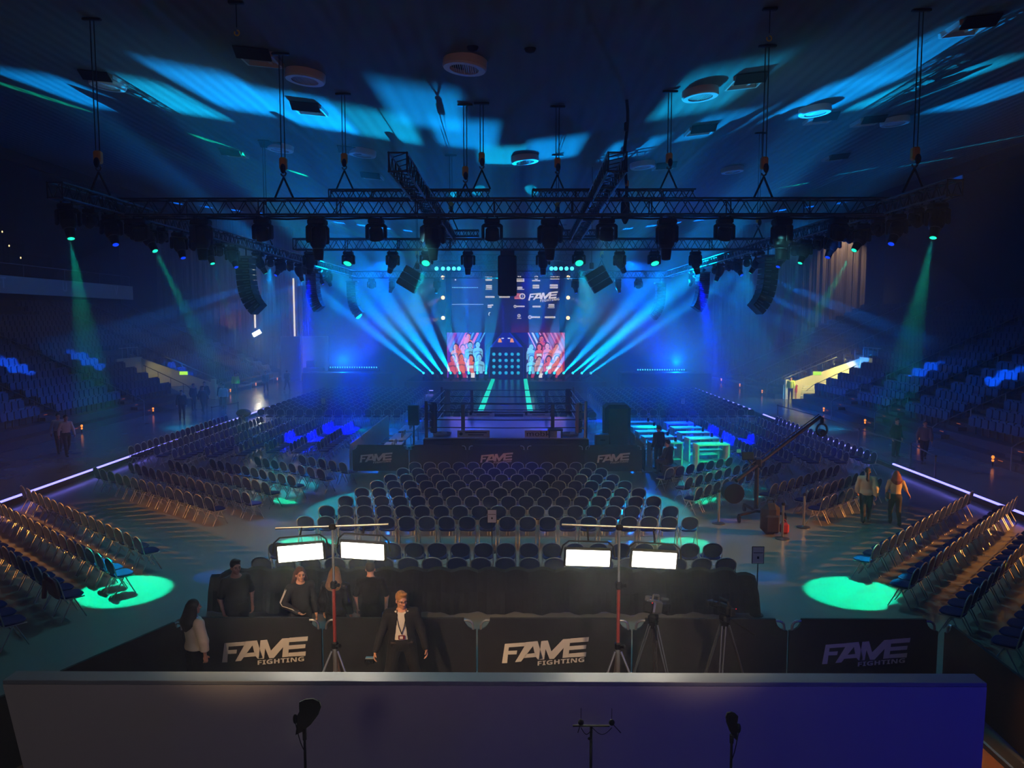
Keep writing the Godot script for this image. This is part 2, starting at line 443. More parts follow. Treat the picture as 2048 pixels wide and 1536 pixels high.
func curtains() -> void:
	# pleated drapes at the far end, one per side
	for sd in [-1.0, 1.0]:
		var x0 := 20.5
		var x1 := 36.0
		var t := thing("curtain", "tall grey pleated drape closing the far end of the %s stand" % ("left" if sd < 0 else "right"), "curtain", Vector3(0, 0, -76.6))
		var w := 0
		var x := x0
		while x < x1:
			var s := Sh.new()
			var wd := 1.9
			var st := 24
			for i in st:
				var a := x + wd * i / st
				var b := x + wd * (i + 1) / st
				var za := 0.13 * sin(a * 9.0) + 0.05 * sin(a * 23.0)
				var zb := 0.13 * sin(b * 9.0) + 0.05 * sin(b * 23.0)
				var ya := maxf(0.0, (a - 21.5) * 0.4625)
				var nn := Vector3(-(zb - za), 0, (b - a)).normalized()
				nn.x *= sd
				s.quad(Vector3(sd * a, ya, za), Vector3(sd * b, ya, zb), Vector3(sd * b, 16.4, zb), Vector3(sd * a, 16.4, za), nn)
			part("drape", s, M.curtain, t)
			x += wd + (0.02 if w % 2 == 0 else 0.06)
			w += 1
	spot(Vector3(33.0, 16.0, -74.4), Vector3(33.6, 11.0, -76.6), 38.0, 70.0, Color(1.0, 0.87, 0.68), 0.9, 0.1)
	spot(Vector3(29.5, 4.3, -75.0), Vector3(28.5, 8.5, -76.6), 55.0, 4.0, Color(1.0, 0.5, 0.3), 0.9, 0.1)
	spot(Vector3(-28.5, 4.6, -75.0), Vector3(-28.0, 8.0, -76.6), 55.0, 4.0, Color(1.0, 0.5, 0.35), 0.9, 0.1)
	# gaps on the left through which a bright white room shows
	var i := 1
	for q in [[-25.9, 5.2, 11.2, 0.16], [-21.9, 4.2, 10.2, 0.15], [-21.95, 0.6, 3.4, 0.12]]:
		var o := struct("window_%d" % i, Sh.new().box(Vector3(q[0], (q[1] + q[2]) / 2, -76.2), Vector3(q[3], q[2] - q[1], 0.06)), glow(Color(1.0, 0.93, 0.8), 1.4))
		o.set_meta("label", "narrow bright gap beside the far left drape, %s of three" % ORD[i - 1])
		area(Vector3(q[0], (q[1] + q[2]) / 2, -76.1), Vector3(q[0], 0.0, -66.0), Vector2(0.15, q[2] - q[1]), 6.0, Color(1.0, 0.9, 0.7))
		i += 1
	var wl := thing("work_light", "bright white floodlight lamp shining at the far left exit", "floodlight", Vector3(-25.0, 4.4, -74.0))
	part("lamp_face", Sh.new().rbox(Vector3(0, 0.3, 0), Vector3(0.9, 0.45, 0.1), 0.04, Basis(Vector3(0, 0, 1), 0.5)), glow(Color(1, 0.97, 0.9), 3.0), wl)
	part("housing", Sh.new().rbox(Vector3(0, 0.3, -0.15), Vector3(1.0, 0.55, 0.2), 0.05, Basis(Vector3(0, 0, 1), 0.5)), M.black, wl)
	part("pole", Sh.new().cone(Vector3(0, -4.4, -0.15), Vector3(0, 0.3, -0.15), 0.04, 0.03, 8), M.steel, wl)
	spot(Vector3(-24.9, 4.7, -73.8), Vector3(-20.0, 0, -62.0), 40.0, 12.0, Color(1.0, 0.92, 0.72), 0.9, 0.1)
	# white partition of the equipment booth
	var b := thing("partition_booth", "open white equipment booth by the left end of the light bar", "booth", Vector3(-19.8, 0, -74.0))
	part("side_panel", Sh.new().rbox(Vector3(-1.9, 2.2, 0), Vector3(1.9, 4.4, 0.15), 0.03), M.offwhite, b)
	part("back_panel", Sh.new().rbox(Vector3(0.35, 2.2, -0.8), Vector3(2.6, 4.4, 0.12), 0.03), M.offwhite, b)
	part("edge_post", Sh.new().box(Vector3(-0.95, 2.2, 0.02), Vector3(0.12, 4.4, 0.22)), M.white, b)
	part("desk", Sh.new().rbox(Vector3(0.35, 0.8, -0.1), Vector3(2.0, 1.0, 0.7), 0.05), M.black, b)
	part("rack", Sh.new().rbox(Vector3(0.0, 1.6, -0.3), Vector3(0.8, 0.7, 0.5), 0.04), M.black, b)

# ---------------------------------------------------------------- grandstands on both sides
const TIERS := 18
const TD := 0.8
const TH := 0.37
var AISLES := {1: [-24.5, -30.2, -35.9, -41.6, -47.3, -59.4, -65.4, -71.4], -1: [-31.2, -39.1, -47.0, -60.0, -66.0, -72.0]}
var X0 := {1: 20.4, -1: -22.7}
const VZ0 := -57.2
const VZ1 := -53.6

func tier_x(sd: int, k: float) -> float:
	return X0[sd] + sd * TD * k

func stands() -> void:
	for sd in [1, -1]:
		var nm := "right" if sd > 0 else "left"
		var g := thing("grandstand", "dark stepped grandstand rising along the %s side of the hall" % nm, "grandstand")
		g.set_meta("kind", "structure")
		for k in TIERS:
			var h := TH * (k + 1)
			var xc := tier_x(sd, k + 0.5)
			var spans := [[-75.8, -12.0]]
			if k < 8: spans = [[-75.8, VZ0], [VZ1, -12.0]]
			for q in spans:
				part("tier", Sh.new().rbox(Vector3(xc, h / 2, (q[0] + q[1]) / 2), Vector3(TD, h, q[1] - q[0]), 0.015), M.riser, g)
			for z in AISLES[sd]:
				part("step_light", Sh.new().box(Vector3(tier_x(sd, k) - sd * 0.012, h - 0.1, z - 0.15), Vector3(0.02, 0.025, 0.3)), M.amber_dim, g)
				if k < 17:
					part("step", Sh.new().box(Vector3(tier_x(sd, k + 0.75), h + TH * 0.25, z), Vector3(TD * 0.5, TH * 0.5, 1.0)), M.riser, g)
		var i := 0
		for z in AISLES[sd]:
			var r := thing("handrail", "grey stair handrail with slim posts, %s aisle from the camera, %s stand" % [ORD[i], nm], "handrail", Vector3(0, 0, z), 0.0, "aisle handrails")
			var zo := 0.62 if sd > 0 else 0.62
			var pts := [Vector3(tier_x(sd, -0.1), 0.95, zo), Vector3(tier_x(sd, 0.15), 1.1, zo), Vector3(tier_x(sd, 17.5), 1.1 + TH * 17.35, zo)]
			part("top_rail", Sh.new().tube(pts, 0.028, 7), M.rail, r)
			for k in 9:
				var kk := 0.1 + 2.0 * k - (0.2 if k == 0 else 0.0)
				var y0 := 0.0 if k == 0 else TH * floorf(kk + 1.0)
				part("post", Sh.new().cone(Vector3(tier_x(sd, kk), y0, zo), Vector3(tier_x(sd, kk), 0.95 if k == 0 else 1.1 + TH * (kk - 0.15), zo), 0.026, 0.026, 7), M.rail, r)
			var f := thing("foot_lamp", "small amber lamp glowing at the foot of the %s aisle, %s stand" % [ORD[i], nm], "lamp", Vector3(tier_x(sd, -0.12), 0, z - 0.5), 0.0, "amber foot lamps")
			part("lower_lens", Sh.new().ell(Vector3(0, 0.22, 0), Vector3(0.05, 0.06, 0.05), 10, 6), M.amber, f)
			part("upper_lens", Sh.new().ell(Vector3(0, 0.36, 0), Vector3(0.06, 0.08, 0.06), 10, 6), M.amber, f)
			part("stem", Sh.new().cone(Vector3(0, 0, 0), Vector3(0, 0.45, 0), 0.03, 0.03, 8), M.black, f)
			i += 1
		vomitory(sd, nm)
	# balcony front on the left with section letters
	var b := thing("balcony", "pale balcony front with section letters above the left stand", "balcony")
	b.set_meta("kind", "structure")
	part("fascia", Sh.new().rbox(Vector3(-28.1, 8.0, -33.2), Vector3(0.2, 1.0, 46.0), 0.02), M.offwhite, b)
	part("slab", Sh.new().box(Vector3(-34.3, 7.75, -33.2), Vector3(12.2, 0.5, 46.0)), M.dark, b)
	for k in 4:
		part("tier", Sh.new().box(Vector3(-31.0 - 2.0 * k, 8.3 + 0.5 * k, -33.2), Vector3(2.0, 0.6 + k, 46.0)), M.riser, b)
	part("rail", Sh.new().tube([Vector3(-28.15, 9.2, -10.5), Vector3(-28.15, 9.2, -56.0)], 0.03, 6), M.rail, b)
	for k in 12:
		part("post", Sh.new().cone(Vector3(-28.15, 8.5, -12.0 - 4.0 * k), Vector3(-28.15, 9.2, -12.0 - 4.0 * k), 0.025, 0.025, 6), M.rail, b)
	var lz := [-41.9, -47.6, -53.7]
	for k in 3:
		part("letter", text("TUV"[k], 0.62, Transform3D(Basis(Vector3.UP, PI / 2), Vector3(-27.985, 7.78, lz[k] + 0.15))), M.white, b)
	for q in [[0.0, 0.0], [0.5, 0.25], [1.1, -0.6], [2.2, -1.3], [3.4, -2.0]]:
		var t := thing("small_lamp", "tiny warm lamp high on the dark balcony, %s down its row" % ORD[[0.0, 0.5, 1.1, 2.2, 3.4].find(q[0])], "lamp", Vector3(-33.0, 11.5 + q[1], -49.0 - q[0]), 0.0, "balcony lamps")
		part("bulb", Sh.new().ell(Vector3.ZERO, Vector3(0.04, 0.07, 0.04), 8, 5), M.lens_warm, t)
		part("bracket", Sh.new().cone(Vector3(0, -2.2, 0), Vector3(0, -0.05, 0), 0.02, 0.02, 6), M.black, t)

func vomitory(sd: int, nm: String) -> void:
	var v := thing("stair_passage", "white walled exit passage cut into the %s stand" % nm, "passage")
	v.set_meta("kind", "structure")
	var xf := Transform3D(Basis(Vector3(sd, 0, 0), Vector3.UP, Vector3(0, 0, 1)), Vector3(X0[sd] if sd > 0 else X0[sd] + 1.0, 0, 0))
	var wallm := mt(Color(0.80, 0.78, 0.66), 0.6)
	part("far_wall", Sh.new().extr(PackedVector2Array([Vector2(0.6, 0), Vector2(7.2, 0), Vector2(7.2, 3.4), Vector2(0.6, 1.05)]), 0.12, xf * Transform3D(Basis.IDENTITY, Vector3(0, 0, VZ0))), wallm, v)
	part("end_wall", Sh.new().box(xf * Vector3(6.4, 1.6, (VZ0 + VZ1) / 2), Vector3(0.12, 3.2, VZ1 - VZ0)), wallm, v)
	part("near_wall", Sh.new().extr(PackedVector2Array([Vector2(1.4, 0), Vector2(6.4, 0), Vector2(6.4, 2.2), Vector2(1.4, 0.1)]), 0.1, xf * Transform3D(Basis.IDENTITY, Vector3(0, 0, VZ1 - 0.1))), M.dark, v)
	part("parapet", Sh.new().extr(PackedVector2Array([Vector2(1.5, 0.66), Vector2(2.1, 0.3), Vector2(4.7, 1.5), Vector2(4.7, 2.12)]), 0.14, xf * Transform3D(Basis.IDENTITY, Vector3(0, 0, VZ1 - 0.02))), M.offwhite, v)
	for i in 7:
		part("plank", Sh.new().rbox(xf * Vector3(2.4 + 0.03 * i, 0.14 + 0.15 * i, VZ0 + 1.5), Vector3(2.0, 0.11, 0.05), 0.01, Basis(Vector3.UP, sd * -0.6)), wallm, v)
	part("column", Sh.new().rbox(xf * Vector3(0.75, 0.75, VZ0 + 0.4), Vector3(0.32, 1.5, 0.3), 0.02), wallm, v)
	part("passage_rail", Sh.new().tube([xf * Vector3(1.2, 0.9, VZ1 - 0.5), xf * Vector3(1.6, 1.3, VZ1 - 0.4), xf * Vector3(4.6, 2.75, VZ1 - 0.3)], 0.025, 6), M.black, v)
	for k in 4:
		part("rail_post", Sh.new().cone(xf * Vector3(1.8 + 0.9 * k, 0.6, VZ1 - 0.35), xf * Vector3(1.8 + 0.9 * k, 1.4 + 0.43 * k, VZ1 - 0.35), 0.02, 0.02, 5), M.black, v)
	part("far_rail", Sh.new().tube([xf * Vector3(0.7, 1.55, VZ0), xf * Vector3(4.6, 3.2, VZ0)], 0.03, 6), M.metal, v)
	for k in 4:
		part("back_rail_post", Sh.new().cone(xf * Vector3(6.4, 3.1, VZ0 + 0.5 + 0.75 * k), xf * Vector3(6.4, 3.95, VZ0 + 0.5 + 0.75 * k), 0.03, 0.03, 6), M.metal, v)
	part("back_rail", Sh.new().tube([xf * Vector3(6.4, 3.95, VZ0 + 0.4), xf * Vector3(6.4, 3.95, VZ1 - 0.4)], 0.03, 6), M.metal, v)
	var ex := thing("exit_sign", "lit yellow-green exit sign over the passage in the %s stand" % nm, "sign", xf * Vector3(3.1, 1.95, VZ0 + 0.2))
	part("lit_panel", Sh.new().rbox(Vector3.ZERO, Vector3(0.62, 0.26, 0.06), 0.02), glow(Color(0.72, 1.0, 0.2), 1.3), ex)
	part("case", Sh.new().rbox(Vector3(0, 0, -0.05), Vector3(0.68, 0.32, 0.06), 0.02), M.offwhite, ex)
	var fx := thing("fire_point", "red fire extinguisher on the wall of the %s passage" % nm, "extinguisher", xf * Vector3(1.5, 0.0, VZ0 + 0.3))
	part("cylinder", Sh.new().lathe(Vector3.ZERO, [Vector2(0, 0.5), Vector2(0.09, 0.5), Vector2(0.09, 1.0), Vector2(0.04, 1.08), Vector2(0, 1.1)], 12), M.red, fx)
	part("bracket", Sh.new().box(Vector3(0, 0.25, 0), Vector3(0.06, 0.5, 0.06)), M.red, fx)
	part("nozzle", Sh.new().cone(Vector3(0.03, 1.1, 0), Vector3(0.12, 1.0, 0.05), 0.02, 0.03, 6), M.black, fx)
	var en := 26.0 if sd > 0 else 2.0
	area(xf * Vector3(5.9, 2.5, (VZ0 + VZ1) / 2), xf * Vector3(0.5, 0.2, VZ0 + 0.7), Vector2(1.2, 0.6), en, Color(1.0, 0.93, 0.55))
	if sd > 0:
		area(xf * Vector3(1.6, 2.0, VZ0 + 1.9), xf * Vector3(1.4, 0.5, VZ0), Vector2(0.6, 0.3), 6.0, Color(1.0, 0.93, 0.5))

func text(s: String, height: float, xf: Transform3D, bold := true, wide := 1.0, shear := 0.0) -> Sh:
	# flat lettering whose lower left corner stands at the origin of xf
	var tm := TextMesh.new()
	var f := SystemFont.new()
	f.font_names = PackedStringArray(["Droid Sans"])
	f.font_weight = 700 if bold else 400
	tm.font = f; tm.text = s; tm.font_size = 64; tm.pixel_size = 0.01; tm.depth = 0.02
	var a := tm.get_mesh_arrays() if tm.has_method("get_mesh_arrays") else tm.surface_get_arrays(0)
	var vs: PackedVector3Array = a[Mesh.ARRAY_VERTEX]
	var id: PackedInt32Array = a[Mesh.ARRAY_INDEX] if a[Mesh.ARRAY_INDEX] != null else PackedInt32Array(range(vs.size()))
	var lo := vs[0]
	var hi := vs[0]
	for p in vs:
		lo = lo.min(p); hi = hi.max(p)
	var k := height / (hi.y - lo.y)
	var o := Sh.new()
	for i in range(0, id.size() - 2, 3):
		var q := []
		for j in 3:
			var p: Vector3 = (vs[id[i + j]] - lo) * k
			p.x = p.x * wide + p.y * shear
			p.z = clampf(p.z, 0.0, 0.006)
			q.append(xf * p)
		var nn: Vector3 = (q[2] - q[0]).cross(q[1] - q[0])
		if nn.length_squared() < 1e-14: continue
		nn = nn.normalized()
		o.tri(q[0], q[1], q[2], nn, nn, nn)
	return o

# the white mark printed on barrier covers and shown on the big screen; width 1 along x, lower left at the origin
var mark_polys := [
	[2, 20, 27, 187, 205, 201, 190, 168, 60, 158, 56, 126, 130, 131, 124, 98, 52, 95, 46, 22],
	[112, 30, 162, 35, 262, 170, 300, 212, 200, 202, 190, 166],
	[262, 170, 300, 212, 345, 60, 305, 52, 285, 76, 275, 108],
	[183, 66, 287, 75, 277, 108, 205, 100],
	[310, 52, 330, 212, 385, 218, 415, 123, 512, 229, 572, 233, 558, 72, 508, 67, 518, 155, 437, 60, 400, 58, 367, 145, 355, 54],
	[573, 235, 728, 248, 723, 210, 570, 198], [565, 168, 707, 180, 703, 147, 561, 135], [563, 105, 707, 118, 703, 80, 558, 73]]

func mark(width: float, xf: Transform3D) -> Sh:
	var o := Sh.new()
	var k := width / 728.0
	for q in mark_polys:
		var p := PackedVector2Array()
		for i in range(0, q.size(), 2): p.append(Vector2(q[i], q[i + 1]) * k)
		o.extr(p, 0.004, xf)
	o.add(text("FIGHTING", 38.0 * k, Transform3D(Basis(Vector3(0, 0, 1), 0.088), Vector3(300 * k, 0, 0)), true, 1.62, 0.12), xf)
	return o

# ---------------------------------------------------------------- stage, screens and runway
const SZ := -62.8
func stage() -> void:
	var st := thing("stage_deck", "wide dark stage deck at the far end under the fighter screen", "stage")
	part("deck", Sh.new().rbox(Vector3(-0.3, 0.42, -67.0), Vector3(17.0, 0.84, 8.4), 0.03), M.black, st)
	part("nosing", Sh.new().box(Vector3(-0.3, 0.83, SZ + 0.02), Vector3(17.0, 0.05, 0.05)), M.steel, st)
	# LED wall
	var w := thing("poster_screen", "large bright LED wall with a poster of fighters behind the stage", "screen")
	var lm := mt(Color(0.02, 0.02, 0.02), 0.5)
	lm.emission_enabled = true
	lm.emission_texture = ImageTexture.create_from_image(poster())
	lm.emission_operator = BaseMaterial3D.EMISSION_OP_MULTIPLY
	lm.emission = Color(1, 1, 1)
	lm.emission_energy_multiplier = 1.25
	var p := Sh.new()
	p.quad(Vector3(-5.45, 0.95, -65.6), Vector3(4.85, 0.95, -65.6), Vector3(4.85, 6.95, -65.6), Vector3(-5.45, 6.95, -65.6), Vector3(0, 0, 1))
	part("led_screen", p, lm, w)
	part("cabinet", Sh.new().box(Vector3(-0.3, 3.95, -65.8), Vector3(10.5, 6.2, 0.36)), M.black, w)
	# round lamps of the entrance gate
	var a := thing("lamp_gate", "dark gate of twenty round cyan lamps in the middle of the stage", "lamp wall")
	part("back_board", Sh.new().rbox(Vector3(-0.25, 2.3, -65.15), Vector3(2.9, 2.7, 0.2), 0.04), mt(Color(0.02, 0.03, 0.12), 0.5), a)
	var disc := Sh.new().lathe(Vector3.ZERO, [Vector2(0.0, 0.03), Vector2(0.14, 0.03)], 18, Basis(Vector3.RIGHT, PI / 2)).mesh(glow(Color(0.15, 0.85, 0.95), 0.9))
	var cup := Sh.new().lathe(Vector3.ZERO, [Vector2(0.14, 0.05), Vector2(0.19, 0.05), Vector2(0.2, 0.0)], 18, Basis(Vector3.RIGHT, PI / 2)).mesh(mt(Color(0.1, 0.25, 0.4), 0.4))
	for r in 4:
		for c in 5:
			var l := inst("lamp", disc, a)
			l.position = Vector3(-1.33 + 0.53 * c, 1.42 + 0.54 * r, -65.03)
			inst("lamp_ring", cup, l)
	for sd in [-1.0, 1.0]:
		part("lamp_post", Sh.new().rbox(Vector3(-0.25 + sd * 1.62, 2.4, -65.0), Vector3(0.26, 3.0, 0.26), 0.03), mt(Color(0.03, 0.1, 0.25), 0.5), a)
		part("roof_arm", Sh.new().box(Vector3(-0.25 + sd * 0.85, 4.55, -65.1), Vector3(2.3, 0.3, 0.2), Basis(Vector3(0, 0, 1), -sd * 0.85)), mt(Color(0.03, 0.1, 0.25), 0.5), a)
	# runway from the stage to the ring
	var r := thing("runway", "raised runway edged with green light strips from stage to ring", "runway")
	part("deck", Sh.new().rbox(Vector3(0.02, 0.5, -51.3), Vector3(2.6, 1.0, 23.0), 0.03), mt(Color(0.07, 0.08, 0.11), 0.22), r)
	for sd in [-1.0, 1.0]:
		for i in 23:
			part("light_strip", Sh.new().rbox(Vector3(0.02 + sd * 1.36, 1.03, -40.3 - i), Vector3(0.3, 0.1, 0.97), 0.03), M.runway_led, r)
	for i in 3:
		part("step", Sh.new().rbox(Vector3(0.02, 0.32 - 0.0 * i + 0.22 * i, -39.2 + 0.3 - 0.0 * i - 0.28 * i + 0.0), Vector3(2.2, 0.05, 0.3), 0.01), M.black, r)
	for sd in [-1.0, 1.0]:
		area(Vector3(0.02 + sd * 1.4, 1.15, -51.0), Vector3(0.02 + sd * 4.0, 1.9, -51.0), Vector2(22.0, 0.15), 7.0, Color(0.0, 0.92, 0.72))
	# flown side screen with sponsor marks
	var u := thing("hanging_screen", "dark hanging video screen with rows of white sponsor marks", "screen", Vector3(-0.2, 7.3, -57.0))
	var um := mt(Color(0.02, 0.02, 0.02), 0.5)
	um.emission_enabled = true
	um.emission_texture = ImageTexture.create_from_image(sponsor_screen())
	um.emission_operator = BaseMaterial3D.EMISSION_OP_MULTIPLY
	um.emission = Color(1, 1, 1); um.emission_energy_multiplier = 1.0
	var q := Sh.new()
	q.quad(Vector3(-4.07, -2.25, 0), Vector3(4.07, -2.25, 0), Vector3(4.07, 2.25, 0), Vector3(-4.07, 2.25, 0), Vector3(0, 0, 1))
	part("led_screen", q, um, u)
	part("cabinet", Sh.new().box(Vector3(0, 0, -0.2), Vector3(8.16, 4.52, 0.36)), M.black, u)
	for sd in [-1.0, 1.0]:
		part("side_leg", Sh.new().rbox(Vector3(sd * 4.3, 0.05, -0.1), Vector3(0.42, 4.6, 0.42), 0.03), M.black, u)
	# small white lamps on the screen's side legs
	for sd in [-1.0, 1.0]:
		for i in 3:
			var b := thing("spot_lamp", "small warm white lamp on the %s edge of the hanging screen, %s from above" % ["left" if sd < 0 else "right", ORD[i]], "lamp", Vector3(-0.2 + sd * 4.72, 9.2 - 1.52 * i, -56.9), 0.0, "lamps beside the hanging screen")
			part("can", Sh.new().cone(Vector3(0, 0, -0.3), Vector3(0, 0, 0), 0.12, 0.17, 12, true), M.black, b)
			part("lens", Sh.new().ell(Vector3(0, 0, 0.01), Vector3(0.15, 0.15, 0.05), 12, 6), M.lens_warm, b)
			part("arm", Sh.new().cone(Vector3(-sd * 0.3, 0, -0.1), Vector3(0, 0, -0.15), 0.04, 0.04, 6), M.black, b)
			spot(Vector3(-0.2 + sd * 4.72, 9.2 - 1.52 * i, -56.8), Vector3(sd * 9.0, 5.0, -47.0), 9.0, 60.0, Color(1, 0.86, 0.65), 0.7)
	# light bars left and right of the stage, and their risers
	for sd in [-1.0, 1.0]:
		var xc := -13.8 if sd < 0 else 13.4
		var nm := "left" if sd < 0 else "right"
		var rs := thing("riser", "dark platform under the %s light bar beside the stage" % nm, "platform", Vector3(xc, 0, -64.8))
		part("deck", Sh.new().rbox(Vector3(0, 0.75, 0), Vector3(7.6, 1.5, 2.4), 0.03), M.black, rs)
		part("skirt", Sh.new().box(Vector3(0, 0.7, 1.215), Vector3(7.6, 1.38, 0.03)), M.cloth, rs)
		part("nosing", Sh.new().box(Vector3(0, 1.5, 1.22), Vector3(7.6, 0.05, 0.04)), M.steel, rs)
		var y := 1.85 if sd < 0 else 1.65
		var bar := thing("light_bar", "row of twenty small blue beam lamps behind the %s platform" % nm, "light bar", Vector3(xc, 0, -66.35))
		var hs := Sh.new()
		for qq in [0.16, -0.16]: hs.box(Vector3(0, y / 2, qq), Vector3(4.5, y, 0.03))
		for qq in [2.24, -2.24]: hs.box(Vector3(qq, y / 2, 0), Vector3(0.03, y, 0.3))
		hs.box(Vector3(0, 0.02, 0), Vector3(4.5, 0.04, 0.3))
		part("housing", hs, M.black, bar)
		# the plate on top: twenty cells open upwards, one lamp inside shines through all of them
		for i in 21:
			var x := -2.15 + 4.3 * i / 20.0
			part("divider", Sh.new().box(Vector3(x, y, 0), Vector3(0.12, 0.03, 0.3)), M.black, bar)
			if i < 20: part("lens_edge", Sh.new().rbox(Vector3(x + 0.1075, y - 0.03, 0.185), Vector3(0.09, 0.1, 0.02), 0.01), M.lens_cyan, bar)
		for qq in [1.0, -1.0]: part("slot_lip", Sh.new().box(Vector3(0, y, qq * 0.105), Vector3(4.5, 0.03, 0.11)), M.black, bar)
		spot(Vector3(xc, y - 1.45, -66.35), Vector3(xc, y + 3.0, -66.25), 57.0, 9000.0, Color(0.0, 0.42, 1.0), 0.1, 0.01)
	beams()

# shuttered projectors along the stage front; each throws one rectangle on the ceiling
func beams() -> void:
	var xs := [-7.22, -6.46, -5.69, -4.93, -4.16, -3.4, -2.68, -1.95, 1.74, 2.42, 3.14, 3.82, 4.62, 5.39, 6.15, 6.91]
	var to := [[-16.2, 14.6, -29.4], [-12.4, 14.2, -28.4], [-9.4, 13.8, -26.8], [-6.9, 13.5, -28.4], [-4.4, 13.3, -29.0], [-2.5, 13.1, -26.2], [-1.3, 13.0, -29.5], [0.1, 13.0, -33.0], [2.2, 13.1, -32.0], [5.6, 13.4, -33.5], [7.0, 13.5, -26.0], [8.7, 13.7, -31.0], [12.2, 14.2, -28.6], [15.5, 14.5, -28.6], [13.5, 14.3, -24.5], [19.8, 15.0, -31.3]]
	var en := [24000, 26000, 30000, 26000, 9000, 9000, 8000, 7000, 7000, 7000, 10000, 9000, 26000, 30000, 23000, 23000]
	for i in xs.size():
		var o := Vector3(xs[i], 1.53, -63.2)
		var tgt := Vector3(to[i][0], to[i][1], to[i][2])
		var d := (tgt - o).normalized()
		var b := Basis.looking_at(d, UP)
		var t := thing("floor_projector", "black floor projector throwing a blue beam upwards, %s from the left on the stage edge" % ORD[i], "projector", o, 0.0, "floor projectors on the stage edge")
		var L := 1.5
		var hs := Sh.new()
		for q in [Vector3(0.13, 0, 0), Vector3(-0.13, 0, 0)]:
			hs.box(b * (q + Vector3(0, 0, L / 2)), Vector3(0.02, 0.28, L), b)
		for q in [Vector3(0, 0.13, 0), Vector3(0, -0.13, 0)]:
			hs.box(b * (q + Vector3(0, 0, L / 2)), Vector3(0.28, 0.02, L), b)
		hs.box(b * Vector3(0, 0, L), Vector3(0.28, 0.28, 0.02), b)
		part("barrel", hs, M.black, t)
		var gx := L * tan(deg_to_rad(1.75))
		var gy := L * tan(deg_to_rad(1.0))
		var gt := Sh.new()
		for s in [-1.0, 1.0]:
			gt.box(b * Vector3(s * (gx + 0.06), 0, 0), Vector3(0.12, 0.26, 0.012), b)
			gt.box(b * Vector3(0, s * (gy + 0.055), 0), Vector3(gx * 2, 0.11, 0.012), b)
		part("gate", gt, M.black, t)
		part("lens_ring", Sh.new().lathe(b * Vector3(0, 0, -0.01), [Vector2(0.06, 0.0), Vector2(0.1, 0.0)], 16, b * Basis(Vector3.RIGHT, -PI / 2)), M.lens_cyan, t)
		part("stand", Sh.new().box(Vector3(0, -0.47, -0.3), Vector3(0.2, 0.34, 0.26)), M.black, t)
		spot(o + b * Vector3(0, 0, L - 0.04), tgt, 2.4, en[i], Color(0.0, 0.6, 1.0) if i % 3 != 1 else Color(0.0, 0.68, 0.94), 0.05, 0.01)

# ------------------------------------------------ pictures on the two screens
func fill_poly(im: Image, pts: Array, c: Color) -> void:
	# scanline fill, pts in pixels
	var lo := 1e9
	var hi := -1e9
	for p in pts:
		lo = minf(lo, p.y); hi = maxf(hi, p.y)
	for y in range(maxi(0, int(lo)), mini(im.get_height() - 1, int(hi)) + 1):
		var xs := []
		for i in pts.size():
			var a: Vector2 = pts[i]
			var b: Vector2 = pts[(i + 1) % pts.size()]
			if (a.y <= y + 0.5) != (b.y <= y + 0.5):
				xs.append(a.x + (y + 0.5 - a.y) / (b.y - a.y) * (b.x - a.x))
		xs.sort()
		for k in range(0, xs.size() - 1, 2):
			var x0 := maxi(0, int(round(xs[k])))
			var x1 := mini(im.get_width(), int(round(xs[k + 1])))
			if x1 > x0: im.fill_rect(Rect2i(x0, y, x1 - x0, 1), c)

func fill_ell(im: Image, c: Vector2, r: Vector2, col: Color, rot := 0.0) -> void:
	var p := []
	for i in 24: p.append(c + Vector2(cos(TAU * i / 24) * r.x, sin(TAU * i / 24) * r.y).rotated(rot))
	fill_poly(im, p, col)

